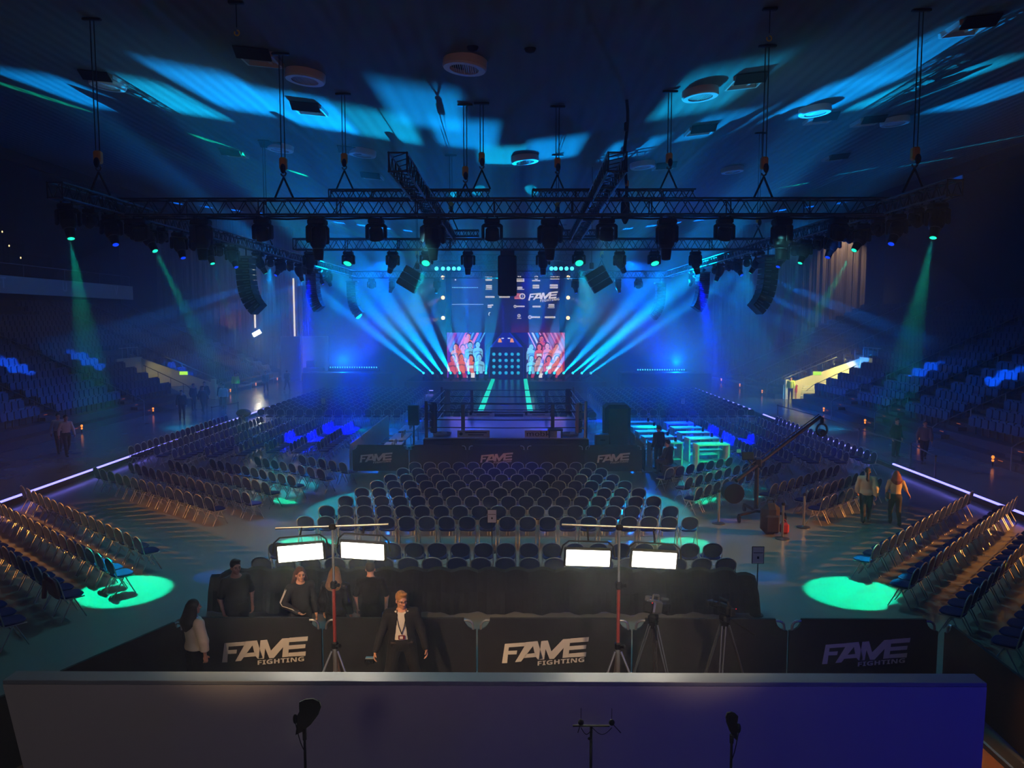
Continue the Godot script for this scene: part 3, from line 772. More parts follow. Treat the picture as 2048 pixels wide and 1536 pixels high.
func poster() -> Image:
	var w := 824
	var h := 480
	var im := Image.create(w, h, false, Image.FORMAT_RGB8)
	for x in w:
		var t := absf(x / float(w) - 0.5) * 2.0
		var left := x < w / 2
		var a := Color(0.02, 0.05, 0.45)
		var b := Color(0.42, 0.16, 0.75) if left else Color(0.72, 0.1, 0.3)
		im.fill_rect(Rect2i(x, 0, 1, h), a.lerp(b, smoothstep(0.2, 1.0, t)))
	# slanting streaks towards the middle
	var streak := [Color(0.35, 0.75, 0.95), Color(0.95, 0.6, 0.9), Color(0.2, 0.4, 0.95), Color(0.8, 0.85, 1.0), Color(0.95, 0.35, 0.6), Color(0.1, 0.55, 0.9)]
	for i in 12:
		for sd in [-1, 1]:
			var x: float = w * 0.5 + sd * (70 + 26 * i)
			var ww := 9.0 + 5.0 * (i % 3)
			var c: Color = streak[(i * 2 + (0 if sd < 0 else 1)) % 6]
			if sd > 0 and i > 3: c = c.lerp(Color(0.95, 0.3, 0.35), 0.6)
			if sd < 0 and i > 5: c = c.lerp(Color(0.5, 0.25, 0.9), 0.6)
			fill_poly(im, [Vector2(x, 0), Vector2(x + ww, 0), Vector2(x + ww + sd * 150, 300), Vector2(x + sd * 150, 300)], c)
	# red and white side strip at the upper right
	for i in 6:
		im.fill_rect(Rect2i(w - 18, 10 + i * 26, 18, 14), Color(0.95, 0.92, 0.9) if i % 2 else Color(0.95, 0.1, 0.2))
	# blue peaked gate in the middle
	fill_poly(im, [Vector2(w * 0.5 - 120, h), Vector2(w * 0.5 - 120, 250), Vector2(w * 0.5, 90), Vector2(w * 0.5 + 120, 250), Vector2(w * 0.5 + 120, h)], Color(0.02, 0.2, 0.75))
	fill_poly(im, [Vector2(w * 0.5 - 95, h), Vector2(w * 0.5 - 95, 265), Vector2(w * 0.5, 135), Vector2(w * 0.5 + 95, 265), Vector2(w * 0.5 + 95, h)], Color(0.02, 0.06, 0.5))
	for sd in [-1, 1]:
		fill_poly(im, [Vector2(w * 0.5 + sd * 42 - 14, 232), Vector2(w * 0.5 + sd * 42 - 6, 204), Vector2(w * 0.5 + sd * 42 + 6, 204), Vector2(w * 0.5 + sd * 42 + 16, 232)], Color(0.98, 0.62, 0.4))
		im.fill_rect(Rect2i(int(w * 0.5 + sd * 22 - 9), 200, 18, 7), Color(0.9, 0.95, 1.0))
	# generic athletes: head, hair, shoulders, raised fists
	var tones := [Color(1.0, 0.52, 0.4), Color(0.98, 0.42, 0.5), Color(0.85, 0.65, 0.62), Color(0.5, 0.8, 0.92), Color(0.98, 0.45, 0.28), Color(0.9, 0.35, 0.4)]
	var rows := [[150, 190, 20], [662, 206, 20], [62, 262, 20], [112, 268, 20], [162, 250, 20], [216, 246, 20], [590, 262, 20], [646, 262, 19], [702, 256, 20], [770, 262, 20], [40, 342, 22], [102, 334, 22], [168, 342, 20], [226, 336, 22], [592, 344, 21], [646, 350, 19], [712, 348, 20], [772, 346, 22]]
	for k in rows.size():
		var x: float = rows[k][0]
		var y: float = rows[k][1]
		var r: float = rows[k][2]
		var c: Color = tones[(k * 5 + k / 3) % 6]
		if x > 190 and x < 240 or x > 575 and x < 610: c = tones[3]
		var dk := c * 0.62
		var hair := Color(0.12, 0.1, 0.3) if k % 3 else Color(0.3, 0.12, 0.2)
		var woman := k in [7, 12, 16]
		var line := Color(0.10, 0.05, 0.32) if x < 412 else Color(0.34, 0.03, 0.16)
		if woman: fill_ell(im, Vector2(x, y + r * 0.5), Vector2(r * 1.25, r * 1.9), hair)
		for pass_ in 2:
			var g: float = 3.0 if pass_ == 0 else 0.0
			var cc: Color = line if pass_ == 0 else c
			fill_ell(im, Vector2(x, y), Vector2(r * 0.85 + g, r * 1.1 + g), cc)
			fill_poly(im, [Vector2(x - r * 0.42 - g, y + r * 0.6), Vector2(x + r * 0.42 + g, y + r * 0.6), Vector2(x + r * 0.5 + g, y + r * 1.15 - g), Vector2(x + r * 1.35, y + r * 1.5 - g), Vector2(x + r * 1.75 + g, y + r * 2.2), Vector2(x + r * 1.7 + g, y + r * 4.6), Vector2(x + r * 1.1 + g, y + r * 4.4), Vector2(x + r * 0.95 + g, y + 150), Vector2(x - r * 0.95 - g, y + 150), Vector2(x - r * 1.1 - g, y + r * 4.4), Vector2(x - r * 1.7 - g, y + r * 4.6), Vector2(x - r * 1.75 - g, y + r * 2.2), Vector2(x - r * 1.35, y + r * 1.5 - g), Vector2(x - r * 0.5 - g, y + r * 1.15 - g)], cc)
		for sg in [-1.0, 1.0]: fill_poly(im, [Vector2(x + sg * r * 1.02, y + r * 2.4), Vector2(x + sg * r * 1.12, y + r * 2.4), Vector2(x + sg * r * 1.06, y + r * 4.4), Vector2(x + sg * r * 0.98, y + r * 4.4)], line)
		fill_ell(im, Vector2(x + r * 0.7, y + r * 2.6), Vector2(r * 0.8, r * 0.28), dk, 0.3)
		fill_ell(im, Vector2(x - r * 0.7, y + r * 2.6), Vector2(r * 0.8, r * 0.28), dk, -0.3)
		fill_ell(im, Vector2(x, y - r * 0.15), Vector2(r * 0.82, r * 1.02), hair)
		fill_ell(im, Vector2(x, y + r * 0.12), Vector2(r * 0.7, r * 0.9), c.lightened(0.12))
		fill_ell(im, Vector2(x - r * 0.28, y), Vector2(r * 0.16, r * 0.09), dk * 0.6)
		fill_ell(im, Vector2(x + r * 0.28, y), Vector2(r * 0.16, r * 0.09), dk * 0.6)
		fill_ell(im, Vector2(x, y + r * 0.5), Vector2(r * 0.26, r * 0.1), dk * 0.8)
		if k % 3 == 0:
			fill_poly(im, [Vector2(x - r * 1.8, y + r * 2.2), Vector2(x - r * 1.1, y + r * 0.8), Vector2(x - r * 0.6, y + r * 1.1), Vector2(x - r * 1.1, y + r * 2.8)], c.lightened(0.08))
			fill_ell(im, Vector2(x - r * 0.85, y + r * 0.8), Vector2(r * 0.5, r * 0.42), c.lightened(0.15))
		if woman: im.fill_rect(Rect2i(int(x - r * 0.95), int(y + r * 2.6), int(r * 1.9), int(r * 0.95)), Color(0.9, 0.93, 0.95))
		if k >= 10: fill_poly(im, [Vector2(x - r * 1.45, y + r * 5.2), Vector2(x + r * 1.45, y + r * 5.2), Vector2(x + r * 1.5, y + 150), Vector2(x - r * 1.5, y + 150)], [Color(0.95, 0.93, 0.9), Color(0.1, 0.12, 0.4), Color(0.7, 0.1, 0.2)][k % 3])
	return im

func sponsor_screen() -> Image:
	var w := 652
	var h := 360
	var im := Image.create(w, h, false, Image.FORMAT_RGB8)
	for y in h:
		for x in range(0, w, 4):
			var c := Color(0.10, 0.10, 0.14)
			if y > h * 0.78 and x > w * 0.55: c = c.lerp(Color(0.32, 0.04, 0.10), (y / float(h) - 0.78) / 0.22)
			im.fill_rect(Rect2i(x, y, 4, 1), c)
	var wh := Color(0.95, 0.9, 0.84)
	# left part: a dotted line and a plain line of another page
	im.fill_rect(Rect2i(20, 38, 8, 8), wh)
	for i in 16: im.fill_rect(Rect2i(4 + i * 10, 86, 6, 6), Color(0.55, 0.85, 0.85))
	im.fill_rect(Rect2i(0, 188, 192, 4), Color(0.6, 0.72, 0.75))
	# small white blocks of unreadable sponsor marks
	var blocks := [[205, 24, 40, 24], [208, 74, 36, 20], [205, 98, 40, 4], [204, 140, 56, 10], [288, 140, 64, 10], [218, 192, 24, 18], [236, 190, 16, 8], [388, 28, 52, 26], [398, 20, 22, 6], [398, 84, 30, 12], [396, 98, 44, 4], [380, 124, 44, 34], [388, 198, 54, 8], [486, 44, 50, 7], [490, 72, 40, 22], [490, 198, 50, 10], [396, 272, 26, 4], [478, 262, 58, 10], [596, 22, 60, 18], [594, 70, 48, 24], [586, 188, 36, 16], [582, 208, 42, 4], [564, 262, 64, 11]]
	for q in blocks:
		var c := wh if q[0] != 380 else Color(0.95, 0.5, 0.48)
		im.fill_rect(Rect2i(q[0], q[1], q[2], q[3]), c)
		if q[3] > 15:
			for k in range(4, q[2] - 4, 9): im.fill_rect(Rect2i(q[0] + k, q[1] + 4, 2, q[3] - 8), Color(0.12, 0.12, 0.16))
			im.fill_rect(Rect2i(q[0], q[1] + q[3] / 2, q[2], 2), Color(0.12, 0.12, 0.16))
		else:
			for k in range(6, q[2] - 2, 8): im.fill_rect(Rect2i(q[0] + k, q[1] + 2, 2, maxi(1, q[3] - 4)), Color(0.2, 0.2, 0.24))
	for q in [[428, 141, 18], [384, 202, 9], [512, 30, 12], [408, 258, 10], [474, 267, 11]]:
		fill_ell(im, Vector2(q[0], q[1]), Vector2(q[2], q[2]), wh)
		fill_ell(im, Vector2(q[0], q[1]), Vector2(q[2], q[2]) * 0.62, Color(0.12, 0.12, 0.16))
		im.fill_rect(Rect2i(q[0] - 1, q[1] - int(q[2] * 0.5), 3, q[2]), wh)
	fill_ell(im, Vector2(231, 248), Vector2(9, 11), wh)
	fill_ell(im, Vector2(235, 250), Vector2(8, 10), Color(0.1, 0.1, 0.14))
	# the event's own mark, larger
	var k2 := 178.0 / 728.0
	for q in mark_polys:
		var p := []
		for i in range(0, q.size(), 2): p.append(Vector2(462 + q[i] * k2 * 0.98 + q[i + 1] * k2 * 0.12, 172 - q[i + 1] * k2 * 1.0))
		fill_poly(im, p, wh)
	var tx := text("FIGHTING", 14.0, Transform3D.IDENTITY, true, 1.3)
	for i in range(0, tx.v.size(), 3):
		if tx.n[i].z > 0.5 or true:
			var pp := []
			for j in 3: pp.append(Vector2(536 + tx.v[i + j].x, 176 - tx.v[i + j].y - tx.v[i + j].x * 0.1))
			fill_poly(im, pp, wh)
	return im

# ---------------------------------------------------------------- boxing ring and what stands round it
func ring() -> void:
	var x0 := -3.25
	var x1 := 3.64
	var z0 := -30.8
	var z1 := -37.7
	var xc := (x0 + x1) / 2
	var zc := (z0 + z1) / 2
	var r := thing("boxing_ring", "boxing ring with blue-lit canvas and black skirt", "boxing ring", Vector3(xc, 0, zc))
	var hx := (x1 - x0) / 2
	var hz := (z0 - z1) / 2
	part("platform", Sh.new().rbox(Vector3(0, 0.54, 0), Vector3(hx * 2, 1.06, hz * 2), 0.03), M.cloth, r)
	part("canvas", Sh.new().rbox(Vector3(0, 1.09, 0), Vector3(hx * 2 - 0.04, 0.06, hz * 2 - 0.04), 0.02), mt(Color(0.52, 0.53, 0.6), 0.24), r)
	var pads := [[-1, 1, Color(0.03, 0.06, 0.3)], [1, 1, Color(0.62, 0.64, 0.66)], [-1, -1, Color(0.4, 0.44, 0.46)], [1, -1, Color(0.3, 0.03, 0.06)]]
	for q in pads:
		var px: float = q[0] * (hx - 0.35)
		var pz: float = q[1] * (hz - 0.35)
		var pm := mt(q[2], 0.6)
		part("post", Sh.new().cone(Vector3(px + q[0] * 0.22, 0.0 + 1.1, pz + q[1] * 0.22), Vector3(px + q[0] * 0.22, 2.65, pz + q[1] * 0.22), 0.07, 0.07, 10), M.steel if q[0] < 0 else M.metal, r)
		part("corner_pad", Sh.new().rbox(Vector3(px - q[0] * 0.05, 1.92, pz - q[1] * 0.05), Vector3(0.36, 1.3, 0.2), 0.06, Basis(Vector3.UP, q[0] * q[1] * PI / 4)), pm, r)
		for k in 4:
			part("turnbuckle", Sh.new().cone(Vector3(px + q[0] * 0.2, 1.52 + 0.33 * k, pz + q[1] * 0.2), Vector3(px, 1.5 + 0.33 * k, pz), 0.035, 0.035, 6), M.metal, r)
	for k in 4:
		var y := 1.52 + 0.33 * k
		var a := hx - 0.3
		var b := hz - 0.3
		var rm: Material = M.black if k != 3 else M.steel
		part("rope", Sh.new().tube([Vector3(-a, y, b), Vector3(0, y - 0.02, b), Vector3(a, y, b)], 0.022, 6), rm, r)
		part("rope", Sh.new().tube([Vector3(-a, y, -b), Vector3(0, y - 0.02, -b), Vector3(a, y, -b)], 0.022, 6), rm, r)
		part("rope", Sh.new().tube([Vector3(-a, y, b), Vector3(-a, y - 0.02, 0), Vector3(-a, y, -b)], 0.022, 6), M.white, r)
		part("rope", Sh.new().tube([Vector3(a, y, b), Vector3(a, y - 0.02, 0), Vector3(a, y, -b)], 0.022, 6), M.white, r)
	for sx in [-1.55, 1.95]:
		for sz in [-1.0, 1.0]:
			part("rope_strap", Sh.new().rbox(Vector3(sx - (0.25 if sx < 0 else 0.0), 1.92, sz * (hz - 0.3)), Vector3(0.16, 1.15, 0.05), 0.015), M.steel, r)
	var lab := ["", "mobk"]
	for i in 2:
		for sz in [1.0, -1.0]:
			var bx := -1.35 if i == 0 else 1.45
			var t := thing("ring_board", "white sponsor board on the %s edge of the ring canvas, %s of two" % ["near" if sz > 0 else "far", "left" if i == 0 else "right"], "sign", Vector3(xc + bx, 1.13, zc + sz * (hz - 0.1)), 0.0, "boards on the ring edge")
			part("board", Sh.new().rbox(Vector3(0, 0.15, 0), Vector3(1.35, 0.3, 0.05), 0.01), M.offwhite, t)
			if i == 1 and sz > 0:
				part("lettering", text(lab[1], 0.2, Transform3D(Basis.IDENTITY, Vector3(-0.58, 0.06, 0.026)), false, 1.5), M.black, t)
			else:
				part("logo_dot", Sh.new().lathe(Vector3(-0.52, 0.15, 0.027), [Vector2(0, 0), Vector2(0.07, 0)], 12, Basis(Vector3.RIGHT, PI / 2)), M.black, t)
				for k in 2: part("print_line", Sh.new().box(Vector3(0.1, 0.2 - 0.09 * k, 0.027), Vector3(0.9 - 0.25 * k, 0.035, 0.002)), M.black, t)
	var st := thing("corner_stool", "grey box stool on the near right edge of the ring canvas", "stool", Vector3(2.25, 1.13, -30.95))
	part("seat", Sh.new().rbox(Vector3(0, 0.33, 0), Vector3(0.62, 0.08, 0.4), 0.02), M.steel, st)
	for sx in [-1, 1]: part("leg", Sh.new().box(Vector3(sx * 0.26, 0.15, 0), Vector3(0.06, 0.3, 0.36)), M.steel, st)
	for q in [[-2.55, -31.6], [2.9, -31.6]]:
		var b := thing("spit_bucket", "round bucket and towel in the %s corner of the ring" % ("left near" if q[0] < 0 else "right near"), "bucket", Vector3(q[0], 1.12, q[1]))
		part("bowl", Sh.new().lathe(Vector3.ZERO, [Vector2(0.0, 0.01), Vector2(0.36, 0.01), Vector2(0.42, 0.1), Vector2(0.38, 0.1)], 16), M.offwhite, b)
		part("towel", Sh.new().ell(Vector3(0.12, 0.1, 0.05), Vector3(0.12, 0.08, 0.1), 8, 5), M.white, b)
	# covered crowd barriers round the ring
	var xs := [-5.85, -3.6, -1.3, 1.0, 3.3, 5.6]
	for i in 5:
		barrier(Vector3((xs[i] + xs[i + 1]) / 2, 0, -29.2), 0.0, xs[i + 1] - xs[i] - 0.04, i in [0, 2, 4], "black covered crowd barrier %s the ring, %s from the left" % ["printed in white before" if i in [0, 2, 4] else "without print before", ORD[i]], 0.42 if i == 0 else 0.5)
	for i in 4:
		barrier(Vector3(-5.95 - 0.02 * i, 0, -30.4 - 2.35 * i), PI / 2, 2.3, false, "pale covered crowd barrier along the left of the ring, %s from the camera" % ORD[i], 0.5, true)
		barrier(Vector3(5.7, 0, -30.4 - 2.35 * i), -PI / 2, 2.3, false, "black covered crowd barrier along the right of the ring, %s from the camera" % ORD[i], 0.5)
	# officials' tables, speaker and camera position
	var spec := [[-4.6, -31.0, "nearest the camera"], [-4.6, -33.6, "beside the loudspeaker"], [-4.6, -36.2, "at the back"]]
	for q in spec:
		var t := thing("official_table", "table with white paper left of the ring, " + q[2], "table", Vector3(q[0], 0, q[1]), 0.0, "officials' tables")
		part("table_top", Sh.new().rbox(Vector3(0, 0.74, 0), Vector3(0.75, 0.04, 2.0), 0.01), M.offwhite, t)
		for sx in [-1, 1]:
			for sz in [-1, 1]:
				part("leg", Sh.new().cone(Vector3(sx * 0.32, 0, sz * 0.9), Vector3(sx * 0.32, 0.72, sz * 0.9), 0.02, 0.02, 6), M.steel, t)
		part("skirt", Sh.new().box(Vector3(-0.36, 0.4, 0), Vector3(0.02, 0.66, 1.96)), M.cloth, t)
		for k in 3:
			var b := thing("water_bottle", "clear water bottle on the officials' table %s, %s of three" % [q[2], ORD[k]], "bottle", Vector3(q[0] + 0.1, 0.76, q[1] - 0.6 + 0.5 * k))
			part("body", Sh.new().lathe(Vector3.ZERO, [Vector2(0, 0), Vector2(0.035, 0), Vector2(0.035, 0.16), Vector2(0.014, 0.2), Vector2(0.014, 0.22)], 10), M.metal, b)
			part("cap", Sh.new().cone(Vector3(0, 0.22, 0), Vector3(0, 0.24, 0), 0.016, 0.016, 8), M.white, b)
	spot(Vector3(-7.2, 4.6, -27.2), Vector3(-4.7, 0.7, -31.8), 14.0, 10.0, Color(1.0, 0.85, 0.68), 0.9, 0.1)
	var sp := thing("loudspeaker", "black upright loudspeaker on a stand left of the ring", "speaker", Vector3(-4.2, 0, -35.0))
	part("cabinet", Sh.new().rbox(Vector3(0, 1.55, 0), Vector3(0.5, 0.95, 0.45), 0.04), M.black, sp)
	part("grille", Sh.new().box(Vector3(0, 1.55, 0.23), Vector3(0.44, 0.88, 0.01)), M.cloth, sp)
	part("pole", Sh.new().cone(Vector3(0, 0.0, 0), Vector3(0, 1.1, 0), 0.03, 0.03, 8), M.black, sp)
	part("base", Sh.new().lathe(Vector3.ZERO, [Vector2(0.28, 0), Vector2(0.28, 0.03), Vector2(0.03, 0.05)], 14), M.black, sp)
	var cp := thing("covered_crate", "tall stack of crates under a dark cover right of the ring", "crate", Vector3(4.95, 0, -32.2))
	part("cover", Sh.new().rbox(Vector3(0, 1.2, 0), Vector3(1.1, 2.4, 1.2), 0.15), mt(Color(0.03, 0.07, 0.07), 0.95), cp)
	part("hem", Sh.new().rbox(Vector3(0, 0.15, 0), Vector3(1.25, 0.3, 1.35), 0.1), mt(Color(0.03, 0.07, 0.07), 0.95), cp)
	for i in 2:
		var ch := thing("monitor_stack", "grey equipment case beside the ring's near right post, %s of two" % ["upper" if i else "lower"], "case", Vector3(4.25, 0.0 + 0.62 * i, -31.4))
		part("case_body", Sh.new().rbox(Vector3(0, 0.3, 0), Vector3(0.6, 0.58, 0.5), 0.03), M.steel, ch)
		part("handle", Sh.new().box(Vector3(0, 0.36, 0.26), Vector3(0.2, 0.05, 0.03)), M.black, ch)

var bar_mesh := {}
func barrier(at: Vector3, turn: float, w: float, logo: bool, label: String, logo_x := 0.5, pale := false) -> void:
	# a steel crowd barrier under a fabric cover whose top corners are cut round
	var t := thing("crowd_barrier", label, "barrier", at, turn, "covered crowd barriers")
	var key := "%.2f%s" % [w, pale]
	if not bar_mesh.has(key):
		var p := PackedVector2Array([Vector2(-w / 2, 0.06), Vector2(w / 2, 0.06), Vector2(w / 2, 0.9)])
		for i in 7:
			var a := -PI / 2 - PI / 2 * i / 6.0
			p.append(Vector2(w / 2, 1.1) + Vector2(cos(a), sin(a)) * 0.2)
		for i in 7:
			var a := -PI / 2 * i / 6.0
			p.append(Vector2(-w / 2, 1.1) + Vector2(cos(a), sin(a)) * 0.2)
		p.append(Vector2(-w / 2, 0.9))
		var f := Sh.new()
		for sd in [-1.0, 1.0]:
			var pts := [Vector3(sd * (w / 2 - 0.24), 1.06, 0.0), Vector3(sd * (w / 2 - 0.15), 1.06, 0.0)]
			for i in 5:
				var a := PI / 2 - PI / 2 * (i + 1) / 5.0
				pts.append(Vector3(sd * (w / 2 - 0.15 + 0.1 * cos(a)), 0.96 + 0.1 * sin(a), 0.0))
			pts.append(Vector3(sd * (w / 2 - 0.05), 0.88, 0.0))
			pts.append(Vector3(sd * (w / 2 - 0.03), 0.02, 0.0))
			f.tube(pts, 0.021, 7)
			f.box(Vector3(sd * (w / 2 - 0.03), 0.02, 0), Vector3(0.06, 0.04, 0.6))
		f.cone(Vector3(-w / 2 + 0.03, 0.12, 0), Vector3(w / 2 - 0.03, 0.12, 0), 0.018, 0.018, 6)
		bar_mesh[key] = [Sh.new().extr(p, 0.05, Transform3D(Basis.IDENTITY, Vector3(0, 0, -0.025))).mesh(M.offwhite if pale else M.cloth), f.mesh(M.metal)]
	inst("cover", bar_mesh[key][0], t)
	inst("tube_frame", bar_mesh[key][1], t)
	if logo:
		var lw := 1.44 if w > 2.4 else 1.3
		part("printed_mark", mark(lw, Transform3D(Basis.IDENTITY, Vector3(-w / 2 + w * logo_x - lw / 2, 0.3 if w > 2.4 else 0.36, 0.027))), M.print, t)

# ---------------------------------------------------------------- flown rig: trusses, hoists, moving heads, speakers
var hd := {}
var SEATSPOT := {1: [[-35.0, 25.6, 3.1, -38.4], [-39.0, 25.4, 3.0, -45.4], [-46.0, 26.0, 3.3, -56.3]], -1: [[-38.0, -28.6, 3.4, -43.0], [-43.0, -28.3, 3.3, -50.2], [-48.0, -25.8, 2.2, -58.6]]}

func truss(p0: Vector3, p1: Vector3, sz: float, label: String, cable := false) -> void:
	var t := thing("truss", label, "truss", p0.lerp(p1, 0.5), 0.0, "aluminium trusses of the rig")
	var d := (p1 - p0)
	var L := d.length()
	d = d / L
	var sx := d.cross(UP).normalized() * sz / 2
	var sy := UP * sz / 2
	var c := [sx + sy, -sx + sy, -sx - sy, sx - sy]
	for k in 4:
		part("chord", Sh.new().cone(c[k] - d * L / 2, c[k] + d * L / 2, 0.03, 0.03, 7), M.rigmetal, t)
	var lat := Sh.new()
	var n := int(round(L / (sz * 1.25)))
	for i in n:
		var a := d * (-L / 2 + L * i / n)
		var b := d * (-L / 2 + L * (i + 1) / n)
		var m := (a + b) / 2
		for k in 4:
			var e: Vector3 = c[k]
			var f: Vector3 = c[(k + 1) % 4]
			if k in [1, 3]:
				lat.cone(e + a, f + m, 0.014, 0.014, 4, false); lat.cone(f + m, e + b, 0.014, 0.014, 4, false)
			else:
				lat.cone(e + a, f + b, 0.014, 0.014, 4, false)
			if i % 4 == 0: lat.cone(e + a, f + a, 0.02, 0.02, 4, false)
	var lp := part("lattice", lat, M.rigmetal, t)
	lp.set_meta("kind", "stuff")
	if cable:
		var pts := []
		for i in 31:
			pts.append(d * (-L / 2 + L * i / 30.0) - sy * 1.35 + UP * (-0.03 * absf(sin(i * 1.57))))
		part("cable_run", Sh.new().tube(pts, 0.028, 5), M.black, t)

func hoist(at: Vector3, top: float, label: String, bar := true) -> void:
	# at: the pick point on the truss
	var t := thing("chain_hoist", label, "hoist", at, 0.0, "chain hoists")
	part("sling", Sh.new().tube([Vector3(-0.28, 0, 0), Vector3(0, 0.62, 0), Vector3(0.28, 0, 0)], 0.03, 6), M.black, t)
	var hk := []
	for i in 7: hk.append(Vector3(0.07 * sin(i * 0.8), 0.72 - 0.0 + 0.07 * cos(i * 0.8), 0))
	part("hook", Sh.new().tube(hk, 0.025, 6), M.steel, t)
	part("motor_body", Sh.new().rbox(Vector3(0, 1.0, 0), Vector3(0.2, 0.34, 0.2), 0.04), M.yellow, t)
	part("chain_bag", Sh.new().ell(Vector3(0.02, 0.84, 0.12), Vector3(0.08, 0.14, 0.07), 10, 6), M.black, t)
	for sx in [-0.05, 0.05]:
		part("chain", Sh.new().cone(Vector3(sx, 1.15, 0), Vector3(sx, top - at.y, 0), 0.016, 0.016, 5), M.rigmetal, t)
	if bar: part("ceiling_bracket", Sh.new().rbox(Vector3(0, top - at.y - 0.04, 0), Vector3(0.5, 0.07, 0.12), 0.02), M.black, t)

func head_meshes() -> void:
	var base := Sh.new().rbox(Vector3(0, -0.14, 0), Vector3(0.46, 0.16, 0.34), 0.04)
	base.box(Vector3(-0.15, -0.03, 0), Vector3(0.05, 0.07, 0.12)); base.box(Vector3(0.15, -0.03, 0), Vector3(0.05, 0.07, 0.12))
	hd.base = base.mesh(M.black)
	var yk := Sh.new().rbox(Vector3(0, -0.26, 0), Vector3(0.58, 0.1, 0.22), 0.04)
	for s in [-1.0, 1.0]: yk.rbox(Vector3(s * 0.275, -0.45, 0), Vector3(0.09, 0.44, 0.2), 0.04)
	hd.yoke = yk.mesh(M.black)
	# the profile's head points along -z: thick at the back, narrow nose
	var hb := Sh.new()
	var B := Basis(Vector3.RIGHT, -PI / 2)
	hb.lathe(Vector3.ZERO, [Vector2(0.0, -0.3), Vector2(0.17, -0.29), Vector2(0.21, -0.22), Vector2(0.22, 0.08), Vector2(0.19, 0.22), Vector2(0.135, 0.3), Vector2(0.125, 0.46), Vector2(0.11, 0.58), Vector2(0.09, 0.59)], 12, B)
	hb.rbox(Vector3(0, 0.14, 0.05), Vector3(0.26, 0.14, 0.34), 0.04); hb.rbox(Vector3(0, -0.14, 0.05), Vector3(0.26, 0.14, 0.34), 0.04)
	hd.profile = hb.mesh(M.black)
	hd.ring_p = Sh.new().lathe(Vector3(0, 0, -0.31), [Vector2(0.15, -0.01), Vector2(0.16, 0.0), Vector2(0.15, 0.01)], 14, B).mesh(M.steel)
	hd.lens_p = Sh.new().lathe(Vector3(0, 0, -0.585), [Vector2(0.0, 0.02), Vector2(0.06, 0.015), Vector2(0.09, 0.0)], 14, B)
	var hw := Sh.new()
	hw.lathe(Vector3.ZERO, [Vector2(0.0, -0.22), Vector2(0.13, -0.21), Vector2(0.2, -0.13), Vector2(0.21, 0.06), Vector2(0.22, 0.16), Vector2(0.19, 0.17)], 14, B)
	hd.wash = hw.mesh(M.black)
	hd.ring_w = Sh.new().lathe(Vector3(0, 0, -0.165), [Vector2(0.19, 0.0), Vector2(0.22, 0.01), Vector2(0.225, -0.01)], 16, B).mesh(M.steel)
	hd.lens_w = Sh.new().lathe(Vector3(0, 0, -0.16), [Vector2(0.0, 0.025), Vector2(0.12, 0.02), Vector2(0.19, 0.0)], 16, B)

func moving_head(kind: String, at: Vector3, to: Vector3, label: String, lens: Material = null, half := 0.0, energy := 0.0, col := Color.WHITE, scale := 1.0) -> void:
	var t := thing("moving_head", label, "stage light", at, 0.0, "moving heads on the rig")
	t.scale = Vector3.ONE * scale
	inst("base", hd.base, t)
	var piv := at + Vector3(0, -0.5, 0) * scale
	var d := (to - piv).normalized()
	var yk := inst("yoke", hd.yoke, t)
	yk.rotation.y = atan2(d.x, d.z) + PI
	var h := inst("head", hd.profile if kind == "profile" else hd.wash, yk)
	h.position = Vector3(0, -0.5, 0)
	var flat := Vector2(d.x, d.z).length()
	h.rotation.x = atan2(d.y, flat)
	var lm: Material = lens if lens else M.lens_off
	inst("lens_ring", hd.ring_p if kind == "profile" else hd.ring_w, yk).transform = h.transform
	var ln := inst("lens", (hd.lens_p if kind == "profile" else hd.lens_w).mesh(lm), yk)
	ln.transform = h.transform
	if energy > 0.0:
		spot(piv + d * (0.63 if kind == "profile" else 0.22) * scale, to, half, energy, col, 0.25, 0.04)

